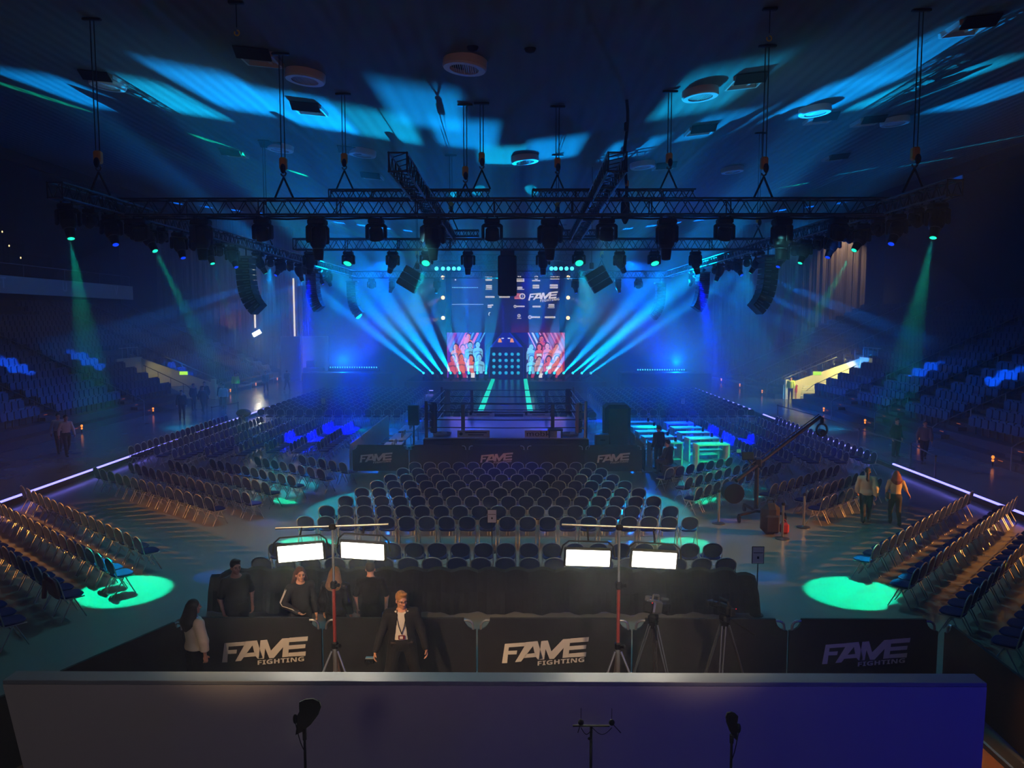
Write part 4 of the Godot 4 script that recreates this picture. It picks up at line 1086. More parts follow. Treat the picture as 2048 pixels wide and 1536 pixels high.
func rig() -> void:
	head_meshes()
	truss(Vector3(-11.05, 9.18, -21.6), Vector3(11.05, 9.18, -21.6), 0.44, "long black front truss across the hall above the near seats", true)
	truss(Vector3(-10.6, 9.15, -18.5), Vector3(-10.6, 9.15, -53.0), 0.36, "long side truss on the left running towards the stage")
	truss(Vector3(11.1, 9.15, -18.3), Vector3(11.1, 9.15, -55.5), 0.36, "long side truss on the right running towards the stage")
	truss(Vector3(-8.75, 9.18, -32.0), Vector3(11.0, 9.18, -32.0), 0.44, "second cross truss over the boxing ring")
	truss(Vector3(-9.5, 8.75, -46.0), Vector3(10.0, 8.75, -46.0), 0.4, "third cross truss behind the boxing ring")
	truss(Vector3(-5.5, 10.1, -25.0), Vector3(-0.24, 10.1, -25.0), 0.28, "short upper spreader truss left of the middle")
	truss(Vector3(1.15, 10.1, -25.0), Vector3(6.46, 10.1, -25.0), 0.28, "short upper spreader truss right of the middle")
	truss(Vector3(-2.1, 9.62, -17.6), Vector3(-2.3, 9.62, -34.0), 0.42, "inner lengthwise truss left of the middle")
	truss(Vector3(2.95, 9.62, -17.6), Vector3(3.2, 9.62, -34.0), 0.42, "inner lengthwise truss right of the middle")
	truss(Vector3(-3.4, 9.75, -33.0), Vector3(-1.0, 9.75, -33.0), 0.25, "small pick-up truss over the second cross truss, left")
	truss(Vector3(1.6, 9.75, -33.0), Vector3(5.0, 9.75, -33.0), 0.25, "small pick-up truss over the second cross truss, right")
	truss(Vector3(-6.2, 10.75, -58.0), Vector3(5.8, 10.75, -58.0), 0.45, "upper truss holding the hanging screen")
	hz_extra()
	truss(Vector3(-6.2, 10.05, -58.4), Vector3(5.8, 10.05, -58.4), 0.4, "lower truss just above the hanging screen")
	# cyan light on the screen trusses
	for x in [-3.0, 0.0, 3.0]:
		spot(Vector3(x, 9.75, -55.6), Vector3(x, 10.5, -58.2), 38.0, 9.0, Color(0.1, 0.95, 0.85), 0.9, 0.05)
	var hz := [[-5.96, -22.0, 9.4], [-1.05, -25.1, 9.85], [1.99, -25.5, 10.2], [7.6, -24.4, 9.4], [-10.6, -20.5, 9.35], [11.1, -20.2, 9.35], [-5.0, -25.0, 10.25], [5.6, -25.0, 10.25], [-0.5, -24.9, 10.25], [-10.6, -34.0, 9.35], [11.1, -33.0, 9.35], [-2.2, -32.9, 9.9], [2.4, -33.0, 9.9], [-5.4, -46.0, 9.0], [5.8, -46.0, 9.0]]
	var hl := ["on the left of the front truss", "left of the middle behind the front truss", "right of the middle behind the front truss", "on the right of the front truss", "at the near end of the left side truss", "at the near end of the right side truss", "on the left spreader truss, outer", "on the right spreader truss, outer", "on the left spreader truss, inner", "half way along the left side truss", "half way along the right side truss", "over the second cross truss, left", "over the second cross truss, right", "on the third cross truss, left", "on the third cross truss, right"]
	for i in hz.size():
		var q = hz[i]
		hoist(Vector3(q[0], q[2], q[1] if i not in [0, 3] else -21.6), cy(q[0]), "yellow chain hoist on two chains, " + hl[i])
	# tall pole riser between ceiling and rig
	var pr := thing("cable_drop", "thick black cable loom hanging from the ceiling to the rig", "cable", Vector3(4.28, 9.4, -25.6))
	var pts := []
	for i in 12: pts.append(Vector3(0.05 * sin(i * 0.9), 3.88 - 3.88 * i / 11.0, 0.03 * cos(i)))
	part("cables", Sh.new().tube(pts, 0.055, 7), M.black, pr)
	part("strap", Sh.new().rbox(Vector3(0, 3.0, 0), Vector3(0.14, 0.3, 0.14), 0.03), M.black, pr)
	part("clamp", Sh.new().ell(Vector3(0, 0.3, 0), Vector3(0.16, 0.5, 0.14), 10, 8), M.black, pr)
	part("hook_block", Sh.new().rbox(Vector3(0.05, 1.15, 0), Vector3(0.12, 0.2, 0.1), 0.02), M.yellow, pr)

	# front truss: tall profiles and round washes in turn
	var px := [-8.35, -5.03, -1.75, 1.58, 4.9, 8.15]
	for i in 6:
		moving_head("profile", Vector3(px[i], 8.92, -21.6), Vector3(px[i] * 0.95, 0, -21.4), "large black profile moving head under the front truss, %s from the left" % ORD[i], null, 0, 0, Color.WHITE, 1.12)
	var wx := [-10.1, -6.6, -3.36, -0.06, 3.19, 6.53, 9.75]
	for i in 7:
		moving_head("wash", Vector3(wx[i], 8.92, -21.6), Vector3(wx[i] * 0.9, 0, -25.5), "round wash moving head under the front truss, %s from the left" % ORD[i], null, 0, 0, Color.WHITE, 0.95)
	# second cross truss: blue profiles pointing down, green washes towards the camera
	var p2 := [-8.1, -4.6, -1.42, 1.75, 4.98, 8.17]
	var t2 := [Vector3(-9.4, 0, -34.5), Vector3(-8.4, 0, -37.5), Vector3(-1.6, 0, -33.0), Vector3(1.9, 0, -33.0), Vector3(9.6, 0, -36.5), Vector3(10.6, 0, -34.0)]
	for i in 6:
		moving_head("profile", Vector3(p2[i], 8.94, -32.0), t2[i], "black profile moving head under the second cross truss, %s from the left" % ORD[i], M.lens_blue, 2.0 if i in [2, 3] else 7.5, 2600.0 if i in [2, 3] else 3600.0, Color(0.0, 0.05, 1.0), 0.95)
	var w2 := [-6.48, -3.18, 3.26, 6.44]
	var tw := [Vector3(-13.5, 0, -39.0), Vector3(-4.6, 0, -37.5), Vector3(5.0, 0, -23.0), Vector3(7.4, 0, -27.0)]
	for i in 4:
		moving_head("wash", Vector3(w2[i], 8.94, -32.0), [Vector3(-8.0, 0, -26.5), Vector3(-4.2, 0, -24.0), Vector3(4.3, 0, -24.0), Vector3(8.0, 0, -26.5)][i], "wash moving head with lit green lens under the second cross truss, %s from the left" % ORD[i], M.lens_green, 9.0, 420.0, Color(0.0, 0.8, 0.85), 0.9)
	spot(Vector3(1.2, 8.6, -31.4), Vector3(0.2, 0.8, -26.2), 11.0, 420.0, Color(0.0, 0.1, 1.0), 0.8, 0.05)
	spot(Vector3(-1.6, 8.6, -33.4), Vector3(0.2, 1.1, -34.6), 26.0, 60.0, Color(0.42, 0.42, 1.0), 0.8, 0.05)
	# third cross truss
	var w3 := [-8.2, -5.65, 5.5, 8.05]
	var p3 := [-6.95, -4.2, 4.2, 6.8]
	for i in 4:
		moving_head("wash", Vector3(w3[i], 8.54, -46.0), Vector3(w3[i] * 1.3, 0, -52.0), "small wash moving head under the third cross truss, %s from the left" % ORD[i], null, 0, 0, Color.WHITE, 0.85)
		moving_head("profile", Vector3(p3[i], 8.54, -46.0), Vector3(p3[i] * 1.25, 0, -44.5), "small profile moving head under the third cross truss, %s from the left" % ORD[i], M.lens_blue, 6.0, 900.0, Color(0.0, 0.12, 1.0), 0.85)
	# central blue beam onto the ring
	moving_head("profile", Vector3(-0.2, 8.54, -46.0), Vector3(-0.1, 1.1, -44.0), "profile moving head in the middle of the third cross truss", M.lens_blue, 2.2, 2600.0, Color(0.0, 0.06, 1.0), 0.85)
	# side trusses: profiles aimed at the floor and small washes, some lit green
	for sd in [-1, 1]:
		var nm := "left" if sd < 0 else "right"
		var xt := -10.6 if sd < 0 else 11.1
		var xp := xt
		# [z, target x, target z, energy, half angle, colour 0 teal 1 light blue 2 blue-cyan]
		var prof := [[-19.0, 8.1, -16.2, 560.0, 6.6, 0], [-21.0, 6.5, -17.1, 70.0, 2.6, 1], [-23.1, 5.0, -19.6, 620.0, 4.2, 0], [-25.2, 6.9, -21.9, 60.0, 3.0, 1], [-27.6, 7.0, -24.6, 560.0, 3.2, 0], [-29.9, 6.4, -25.8, 110.0, 2.2, 1], [-33.0, 6.3, -35.0, 450.0, 3.2, 0], [-36.0, 14.0, -29.3, 80.0, 2.4, 1], [-39.0, 8.0, -40.5, 300.0, 3.0, 0], [-42.9, 6.4, -42.4, 600.0, 2.6, 2], [-45.0, 9.0, -49.0, 300.0, 4.0, 2]]
		for i in prof.size():
			var q = prof[i]
			var cl: Color = [Color(0.0, 1.0, 0.74), Color(0.16, 0.42, 1.0), Color(0.0, 0.55, 1.0)][q[5]]
			moving_head("profile", Vector3(xp, 8.95, q[0]), Vector3(sd * q[1], 0, q[2]), "profile moving head under the %s side truss, %s from the camera" % [nm, ORD[i]], M.lens_blue if i % 2 else M.lens_green, q[4], q[3], cl, 0.9)
		# washes; the ones with energy throw beams out to the seats of the stands
		var az := [-31.4, -41.3, -51.2] if sd < 0 else [-31.0, -41.8, -54.0]
		var wz := [[-20.0, 0], [-22.1, 0], [-24.0, 0], [-26.4, 0], [-28.6, 1], [-32.6, 0], [-34.5, 2], [-37.5, 0], [-40.0, 1], [-44.2, 0]]
		for i in wz.size():
			var lit: int = wz[i][1]
			var z: float = wz[i][0]
			var to := Vector3(sd * 24.0, 2.0, z - 4.0) if lit == 0 else (Vector3(sd * 17.5, 0.0, -41.5) if lit == 1 else Vector3(sd * 19.0, 0.0, -58.0))
			moving_head("wash", Vector3(xp, 8.95, z), to, "small wash moving head under the %s side truss, %s from the camera" % [nm, ORD[i]], M.lens_green if lit else null, 6.0 if lit else 0.0, [0.0, 300.0, 900.0][lit], Color(0.0, 0.68, 0.95), 0.72)
		# narrow blue spots that pick out arena seats
		for q in SEATSPOT[sd]:
			spot(Vector3(xt + sd * 0.3, 8.3, q[0]), Vector3(q[1], q[2], q[3]), 3.1, 2600.0, Color(0.0, 0.5, 1.0), 0.3, 0.03)
	# a row of ten lamps over the hanging screen, five each side, shining up
	var tx := [-5.39, -4.9, -4.49, -4.08, -3.7, 3.26, 3.57, 3.98, 4.39, 4.8]
	var streak := [[-18.2, 14.8, -30.7], [-13.5, 14.3, -36.0], [-11.3, 14.0, -42.3], [-3.0, 13.1, -44.0], [-1.5, 13.0, -42.0], [1.5, 13.0, -42.0], [19.0, 14.9, -51.3], [21.6, 15.2, -48.4], [26.1, 15.8, -48.0], [26.5, 15.8, -43.5]]
	for i in 10:
		var p := Vector3(tx[i], 9.85, -56.9)
		var t := thing("row_lamp", "small bright cyan lamp in the row above the hanging screen, %s from the left" % ORD[i], "stage light", p, 0.0, "row of lamps above the hanging screen")
		part("lens", Sh.new().ell(Vector3.ZERO, Vector3(0.15, 0.15, 0.08), 14, 8), M.lens_cyan, t)
		part("can", Sh.new().cone(Vector3(0, 0, -0.4), Vector3(0, 0, -0.02), 0.14, 0.18, 12), M.black, t)
		part("hanger", Sh.new().box(Vector3(0, 0.1, -0.3), Vector3(0.06, 0.5, 0.06)), M.black, t)
		var g = streak[i]
		var to := Vector3(g[0], g[1], g[2])
		var o := p + (to - p).normalized() * 0.35
		spot(o, to, 0.62 if i in [0, 1, 2, 6, 7, 8, 9] else 1.4, 6500.0 if i in [0, 1, 2, 6, 7, 8, 9] else 900.0, Color(0.0, 0.95, 0.72) if i in [0, 1, 2, 6] else Color(0.0, 0.62, 0.8), 0.4, 0.02)
	# line arrays
	var arr := [[-10.6, -31.4, 10, -1, "left side, nearest the camera", 1.0], [-10.5, -41.3, 9, -1, "left side, second from the camera", 1.0], [-10.5, -51.2, 10, -1, "left side, furthest from the camera", 1.05], [10.9, -31.0, 10, 1, "right side, nearest the camera", 1.0], [10.9, -41.8, 9, 1, "right side, second from the camera", 1.0], [10.9, -54.0, 10, 1, "right side, furthest from the camera", 1.1]]
	for q in arr:
		var t := thing("line_array", "curved black hanging line array speaker, " + q[4], "speaker", Vector3(q[0], 8.55, q[1]), 0.0, "hanging line arrays")
		t.scale = Vector3.ONE * float(q[5])
		part("bumper_frame", Sh.new().rbox(Vector3(0, 0.05, 0), Vector3(0.75, 0.08, 0.6), 0.02), M.steel, t)
		part("hang_chain", Sh.new().cone(Vector3(0, 0.05, 0), Vector3(0, 0.5, 0), 0.03, 0.03, 5), M.black, t)
		var p := Vector3(0, 0, 0)
		var ang := 0.0
		for k in q[2]:
			ang += [0.0, 0.01, 0.02, 0.03, 0.05, 0.07, 0.1, 0.13, 0.15, 0.17][k]
			var b := Basis(Vector3(0, 0, 1), -q[3] * ang)
			var c := p + b * Vector3(0, -0.115, 0)
			var bx := Sh.new()
			var tr := PackedVector2Array([Vector2(-0.26, -0.085), Vector2(0.3, -0.108), Vector2(0.3, 0.108), Vector2(-0.26, 0.085)])
			bx.extr(tr, 0.86, Transform3D(b * Basis(Vector3(q[3], 0, 0), UP, Vector3(0, 0, 1)), c + Vector3(0, 0, -0.43)))
			part("speaker_box", bx, M.black, t)
			part("grip", Sh.new().box(c + b * Vector3(-q[3] * 0.1, 0, 0.44), Vector3(0.22, 0.04, 0.03), b), M.steel, t)
			p += b * Vector3(0, -0.225, 0)
	var cs := thing("flown_speaker", "black rectangular speaker hanging in the middle of the second cross truss", "speaker", Vector3(0.24, 8.72, -32.25))
	part("cabinet", Sh.new().rbox(Vector3(0, -0.85, 0), Vector3(0.8, 1.7, 0.6), 0.05), M.black, cs)
	part("fly_bar", Sh.new().box(Vector3(0, 0.13, 0), Vector3(0.6, 0.26, 0.1)), M.black, cs)
	part("grille", Sh.new().box(Vector3(0, -0.85, -0.31), Vector3(0.72, 1.6, 0.02)), M.cloth, cs)
	for sd in [-1.0, 1.0]:
		var tl := thing("tilted_speaker", "cluster of three tilted black speakers above the ring, %s" % ("left of the screen" if sd < 0 else "right of the screen"), "speaker", Vector3(sd * 4.15 + (0.1 if sd > 0 else 0.0), 8.55, -36.5))
		for k in 3:
			var b := Basis(Vector3(0, 0, 1), sd * 0.55)
			part("speaker_box", Sh.new().rbox(b * Vector3(0, -0.3 - 0.34 * k, 0) + Vector3(0, -0.05, 0), Vector3(1.0, 0.32, 0.6), 0.03, b), M.black, tl)
		part("bracket", Sh.new().rbox(Vector3(0, 0.05, 0), Vector3(0.2, 0.3, 0.2), 0.03), M.steel, tl)
		part("hang_chain", Sh.new().cone(Vector3(0, 0.1, 0), Vector3(0, cy(4.2) - 8.55, 0), 0.016, 0.016, 5), M.rigmetal, tl)

func hz_extra() -> void:
	for x in [-4.6, 4.2]:
		hoist(Vector3(x, 11.0, -58.0), cy(x), "yellow chain hoist above the hanging screen, %s" % ("left" if x < 0 else "right"))
		var d := thing("truss_link", "short steel link between the two trusses over the hanging screen, %s" % ("left" if x < 0 else "right"), "link", Vector3(x, 10.4, -58.2))
		part("bar", Sh.new().cone(Vector3(0, -0.2, 0), Vector3(0, 0.16, 0), 0.04, 0.04, 6), M.steel, d)
		part("shackle", Sh.new().ell(Vector3(0, 0, 0), Vector3(0.07, 0.06, 0.07), 8, 5), M.steel, d)

# ---------------------------------------------------------------- chairs on the floor
func rrect(w: float, h: float, r: float, n := 4) -> PackedVector2Array:
	var p := PackedVector2Array()
	for q in [[1, 1, 0], [-1, 1, 1], [-1, -1, 2], [1, -1, 3]]:
		for i in n + 1:
			var a: float = PI / 2 * (q[2] + i / float(n))
			p.append(Vector2(q[0] * (w / 2 - r) + r * cos(a), q[1] * (h / 2 - r) + r * sin(a)))
	return p

func pad(poly: PackedVector2Array, th: float, xf: Transform3D) -> Sh:
	# a cushion: outline bulging over its rim
	var o := Sh.new()
	var n := poly.size()
	for s in [1.0, -1.0]:
		for i in n:
			var a := poly[i]
			var b := poly[(i + 1) % n]
			var a3 := xf * Vector3(a.x, a.y, 0)
			var b3 := xf * Vector3(b.x, b.y, 0)
			var a4 := xf * Vector3(a.x * 0.88, a.y * 0.88, s * th * 0.42)
			var b4 := xf * Vector3(b.x * 0.88, b.y * 0.88, s * th * 0.42)
			var c := xf * Vector3(0, 0, s * th * 0.5)
			var na := (xf.basis * Vector3(a.x, a.y, s * 0.1)).normalized()
			var nb := (xf.basis * Vector3(b.x, b.y, s * 0.1)).normalized()
			var nc := xf.basis * Vector3(0, 0, s)
			o.tri(a3, b3, b4, na, nb, nc); o.tri(a3, b4, a4, na, nc, nc)
			o.tri(a4, b4, c, nc, nc, nc)
	return o

var chair_parts := []

func chair_meshes() -> void:
	var seat := pad(rrect(0.45, 0.44, 0.15), 0.07, Transform3D(Basis(Vector3.RIGHT, PI / 2), Vector3(0, 0.455, -0.01)))
	var tilt := Basis(Vector3.RIGHT, 0.2)
	var back := pad(rrect(0.43, 0.36, 0.17), 0.055, Transform3D(tilt, Vector3(0, 0.665, 0.222)))
	var hoop := []
	for i in 11:
		var a := PI * i / 10.0
		hoop.append(Vector3(0.222 * cos(a), 0.70 + 0.15 * sin(a), 0.228 + 0.03 * sin(a)))
	hoop.push_front(Vector3(0.222, 0.44, 0.17)); hoop.append(Vector3(-0.222, 0.44, 0.17))
	var frame := Sh.new().tube(hoop, 0.0125, 5)
	for s in [-1.0, 1.0]: frame.tube([Vector3(s * 0.215, 0.43, 0.18), Vector3(s * 0.215, 0.425, -0.2)], 0.0125, 5)
	var legs := []
	for s in [-1.0, 1.0]:
		legs.append(Sh.new().tube([Vector3(s * 0.215, 0.43, 0.0), Vector3(s * 0.225, 0.0, -0.21)], 0.0125, 5))
		legs.append(Sh.new().tube([Vector3(s * 0.215, 0.43, 0.02), Vector3(s * 0.225, 0.0, 0.25)], 0.0125, 5))
	var brace := Sh.new()
	brace.tube([Vector3(-0.22, 0.21, -0.105), Vector3(0.22, 0.21, -0.105)], 0.009, 4)
	chair_parts = [["seat", seat.mesh(M.seat)], ["backrest", back.mesh(M.seat)], ["back_frame", frame.mesh(M.metal)]]
	for l in legs: chair_parts.append(["leg", l.mesh(M.metal)])
	chair_parts.append(["stretcher", brace.mesh(M.metal)])
	var soft := Sh.new().add(seat, Transform3D()).add(back, Transform3D())
	var hard := Sh.new().add(frame, Transform3D()).add(brace, Transform3D())
	for l in legs: hard.add(l, Transform3D())
	var all := soft.mesh(M.seat)
	hard.into(all, M.metal)
	chair_parts.append(all)

func in_view(p: Vector3) -> bool:
	var q := cam.transform.affine_inverse() * p
	return q.z < -1.0 and absf(q.x / q.z) < 0.695 and absf(q.y / q.z) < 0.525

func blocked(p: Vector3) -> bool:
	for q in [[7.9, -22.4, 1.0], [8.9, -22.0, 0.5], [6.61, -21.79, 0.4], [7.95, -20.25, 0.5], [8.96, -21.38, 0.4], [7.75, -20.7, 0.6], [6.6, -28.7, 0.9], [11.0, -21.9, 0.55], [11.7, -21.6, 0.55]]:
		if Vector2(p.x - q[0], p.z - q[1]).length() < q[2]: return true
	return false

func floor_seating() -> void:
	chair_meshes()
	var list := []   # [position of the chair, heading (the way it faces), label]
	var add_row := func(a: Vector3, b: Vector3, n: int, face: Vector3, place: String, from: String) -> void:
		# a, b: tops of the backs of the row's two end chairs; the chair stands 0.27 in front of its back's top
		for i in n:
			var p: Vector3 = a.lerp(b, i / float(maxi(1, n - 1))) + face * 0.26
			if not blocked(p): list.append([Vector3(p.x, 0, p.z), face, "%s %s, %s" % [ORD[mini(i, 29)], from, place]])
	var fz := [-26.9, -25.82, -24.79, -23.76, -22.73, -21.64, -20.5, -19.35, -17.0, -15.92]
	for r in 10:
		var n: int = 13 + r if r < 8 else 20
		var hw := 0.2665 * (n - 1)
		var z: float = fz[r]
		add_row.call(Vector3(0.13 - hw, 0, z), Vector3(0.13 + hw, 0, z), n, Vector3(0, 0, -1), "%s row before ring barrier" % ORD[r], "from left")
	# slanting blocks left and right: near rows behind the cross aisle
	var L1 := [[-14.81, -22.95, -8.42, -17.43], [-15.4, -21.98, -8.23, -15.82], [-16.0, -20.9, -8.6, -14.55], [-15.2, -18.6, -8.9, -13.2]]
	var i := 0
	for q in L1:
		var a := Vector3(q[0], 0, q[1])
		var b := Vector3(q[2], 0, q[3])
		var d := (b - a).normalized()
		add_row.call(b, a, int(a.distance_to(b) / 0.53) + 1, Vector3(-d.z, 0, d.x) * -1.0, "%s row of near left slanting block" % ORD[i], "from aisle")
		i += 1
	var R1 := [[14.4, -22.37, 8.94, -16.93], [15.3, -21.7, 8.96, -15.25], [15.4, -20.2, 9.16, -13.75], [15.0, -18.0, 9.3, -12.4]]
	i = 0
	for q in R1:
		var a := Vector3(q[0], 0, q[1])
		var b := Vector3(q[2], 0, q[3])
		var d := (b - a).normalized()
		add_row.call(b, a, int(a.distance_to(b) / 0.53) + 1, Vector3(d.z, 0, -d.x) * -1.0, "%s row of near right slanting block" % ORD[i], "from aisle")
		i += 1
	var L2 := [[-14.16, -25.89, -8.38, -21.46], [-13.41, -26.83, -7.52, -22.11], [-12.18, -27.32, -7.4, -23.5], [-10.7, -27.5, -6.9, -24.55], [-9.2, -28.0, -6.2, -25.65], [-7.6, -28.3, -5.7, -26.85]]
	i = 0
	for q in L2:
		var a := Vector3(q[0], 0, q[1])
		var b := Vector3(q[2], 0, q[3])
		var d := (b - a).normalized()
		add_row.call(b, a, int(a.distance_to(b) / 0.53) + 1, Vector3(-d.z, 0, d.x) * -1.0, "%s row of middle left slanting block" % ORD[i], "from aisle")
		i += 1
	var R2 := [[12.5, -24.2, 9.29, -21.26], [12.9, -25.8, 8.87, -21.88], [12.1, -26.5, 8.4, -23.0], [10.2, -27.0, 6.31, -22.86], [9.8, -27.6, 6.34, -24.34], [8.67, -27.95, 6.02, -25.9]]
	i = 0
	for q in R2:
		var a := Vector3(q[0], 0, q[1])
		var b := Vector3(q[2], 0, q[3])
		var d := (b - a).normalized()
		add_row.call(b, a, int(a.distance_to(b) / 0.53) + 1, Vector3(d.z, 0, -d.x) * -1.0, "%s row of middle right slanting block" % ORD[i], "from aisle")
		i += 1
	# straight side blocks facing the ring
	for r in 8:
		var x := -15.2 + 1.05 * r
		var z0 := [-30.3, -30.3, -29.6, -30.2, -30.6, -31.2, -31.2, -31.6][r] as float
		add_row.call(Vector3(x, 0, z0), Vector3(x, 0, -40.4 + 0.28 * r), int((40.4 - 0.28 * r + z0) / 0.53) + 1, Vector3(1, 0, 0), "%s row of left side block" % ORD[r], "from near end")
	for r in 5:
		var x := 14.65 - 1.08 * r
		add_row.call(Vector3(x, 0, -29.05), Vector3(x, 0, -40.0 + 0.3 * r), 20, Vector3(-1, 0, 0), "%s row of right side block" % ORD[r], "from near end")
	# far blocks, facing the ring, left and right of the runway
	for r in 14:
		var z := -43.2 - 1.1 * r
		for sd in [-1, 1]:
			var n := 15
			add_row.call(Vector3(sd * 6.3, 0, z), Vector3(sd * 14.2, 0, z), n, Vector3(0, 0, 1), "%s row of far %s block" % [ORD[r], "left" if sd < 0 else "right"], "from the runway side")
			if r < 13: add_row.call(Vector3(sd * 2.2, 0, z + 1.2), Vector3(sd * 4.9, 0, z + 1.2), 6, Vector3(0, 0, 1), "%s row along the runway, %s side" % [ORD[r], "left" if sd < 0 else "right"], "from the runway")
	var near := []
	var far := []
	for q in list:
		if in_view(q[0] + Vector3(0, 0.6, 0)) or in_view(q[0] + Vector3(0, 0.1, 0)): near.append(q)
		else: far.append(q)
	near.sort_custom(func(a, b): return a[0].distance_squared_to(CAM) < b[0].distance_squared_to(CAM))
	far.append_array(near.slice(300))
	near = near.slice(0, 300)
	var rng := RandomNumberGenerator.new()
	rng.seed = 11
	var first: Node3D = null
	for q in near:
		var turn: float = atan2(-q[1].x, -q[1].z) + rng.randf_range(-0.04, 0.04)
		var lb: String = "dark padded chair, " + q[2]
		if first == null:
			first = thing("padded_chair", lb, "chair", q[0], turn, "padded chairs set out on the arena floor")
			for k in 8: inst(chair_parts[k][0], chair_parts[k][1], first)
		else:
			dup(first, lb, q[0], turn)
	var mm := MultiMesh.new()
	mm.transform_format = MultiMesh.TRANSFORM_3D
	mm.mesh = chair_parts[8]
	mm.instance_count = far.size()
	for k in far.size():
		var q = far[k]
		mm.set_instance_transform(k, Transform3D(Basis(UP, atan2(-q[1].x, -q[1].z) + rng.randf_range(-0.05, 0.05)), q[0]))
	var mi := MultiMeshInstance3D.new()
	mi.name = "far_chairs"; mi.multimesh = mm
	add_child(mi)
	tag(mi, "rows of dark padded chairs round and behind the boxing ring", "chairs")
	mi.set_meta("kind", "stuff")
	# small sign plates on stands among the rows
	for q in [[0.0, -19.0, 0.95, "in the middle of the centre block"], [-10.5, -42.9, 1.35, "at the near edge of the far left block"], [10.2, -42.9, 1.35, "at the near edge of the far right block"], [5.53, -14.88, 1.25, "beside the black drape on the right"]]:
		var t := thing("sign_stand", "white block sign on a thin stand " + q[3], "sign", Vector3(q[0], 0, q[1]), 0.0, "block signs")
		part("pole", Sh.new().cone(Vector3(0, 0, 0), Vector3(0, q[2] - 0.16, 0), 0.012, 0.012, 6), M.black, t)
		part("foot", Sh.new().lathe(Vector3.ZERO, [Vector2(0.14, 0), Vector2(0.14, 0.015), Vector2(0.02, 0.025)], 12), M.black, t)
		part("frame", Sh.new().rbox(Vector3(0, q[2], -0.006), Vector3(0.25, 0.36, 0.02), 0.006), M.black, t)
		part("sheet", Sh.new().box(Vector3(0, q[2], 0.006), Vector3(0.22, 0.33, 0.004)), M.white, t)
		part("print_line", Sh.new().box(Vector3(0, q[2] + 0.05, 0.0095), Vector3(0.19, 0.012, 0.002)), M.black, t)
		part("print_dot", Sh.new().box(Vector3(0, q[2] - 0.05, 0.0095), Vector3(0.04, 0.05, 0.002)), M.black, t)

# ---------------------------------------------------------------- tip-up seats of the stands
func arena_seating() -> void:
	# local: faces -z, stands on its tier at the origin
	var back := Sh.new()
	var bp := rrect(0.45, 0.52, 0.09, 3)
	back.extr(bp, 0.035, Transform3D(Basis(Vector3.RIGHT, 0.14), Vector3(0, 0.60, 0.05)))
	var fold := Sh.new().extr(rrect(0.42, 0.40, 0.07, 3), 0.06, Transform3D(Basis(Vector3.RIGHT, 0.05), Vector3(0, 0.58, -0.06)))
	var leg := Sh.new().rbox(Vector3(-0.235, 0.22, 0.03), Vector3(0.03, 0.44, 0.08), 0.008)
	var knob := Sh.new().ell(Vector3(-0.235, 0.84, 0.1), Vector3(0.025, 0.025, 0.025), 6, 4)
	var parts_ := [["backrest", back.mesh(M.arena)], ["folded_seat", fold.mesh(M.arena)], ["leg", leg.mesh(M.steel)], ["cap", knob.mesh(M.metal)]]
	var all := Sh.new().add(back, Transform3D()).add(fold, Transform3D()).mesh(M.arena)
	Sh.new().add(leg, Transform3D()).add(knob, Transform3D()).into(all, M.steel)
	var list := []
	for sd in [1, -1]:
		var nm := "right" if sd > 0 else "left"
		var edges := [-13.0]
		edges.append_array(AISLES[sd])
		edges.append(-75.5)
		for e in edges.size() - 1:
			var za: float = edges[e] - (0.6 if e > 0 else 0.0)
			var zb: float = edges[e + 1] + 0.6
			var n := int((za - zb) / 0.51)
			for k in range(1, TIERS):
				for i in n:
					var z := za - 0.25 - 0.51 * i
					if k < 9 and z < VZ1 + 0.4 and z > VZ0 - 0.4: continue
					var p := Vector3(tier_x(sd, k + 0.72), TH * (k + 1), z)
					if sd < 0 and p.x < -27.5 and z > -56.5 and k > 14: continue
					list.append([p, sd, "dark blue tip-up seat, %s in %s tier, %s section of %s stand" % [ORD[mini(i, 29)], ORD[k], ORD[e], nm]])
	var near := []
	var far := []
	for q in list:
		if in_view(q[0] + Vector3(0, 0.5, 0)): near.append(q)
		else: far.append(q)
	near.sort_custom(func(a, b): return a[0].distance_squared_to(CAM) < b[0].distance_squared_to(CAM))
	far.append_array(near.slice(300))
	near = near.slice(0, 300)
	var first: Node3D = null
	for q in near:
		var turn: float = PI / 2 * q[1]
		if first == null:
			first = thing("tip_up_seat", q[2], "seat", q[0], turn, "tip-up seats of the stands")
			for k in 4: inst(parts_[k][0], parts_[k][1], first)
		else:
			dup(first, q[2], q[0], turn)
	var mm := MultiMesh.new()
	mm.transform_format = MultiMesh.TRANSFORM_3D
	mm.mesh = all
	mm.instance_count = far.size()
	for k in far.size():
		mm.set_instance_transform(k, Transform3D(Basis(UP, PI / 2 * far[k][1]), far[k][0]))
	var mi := MultiMeshInstance3D.new()
	mi.name = "stand_seats"; mi.multimesh = mm
	add_child(mi)
	tag(mi, "rows of dark blue tip-up seats in both stands", "seats")
	mi.set_meta("kind", "stuff")

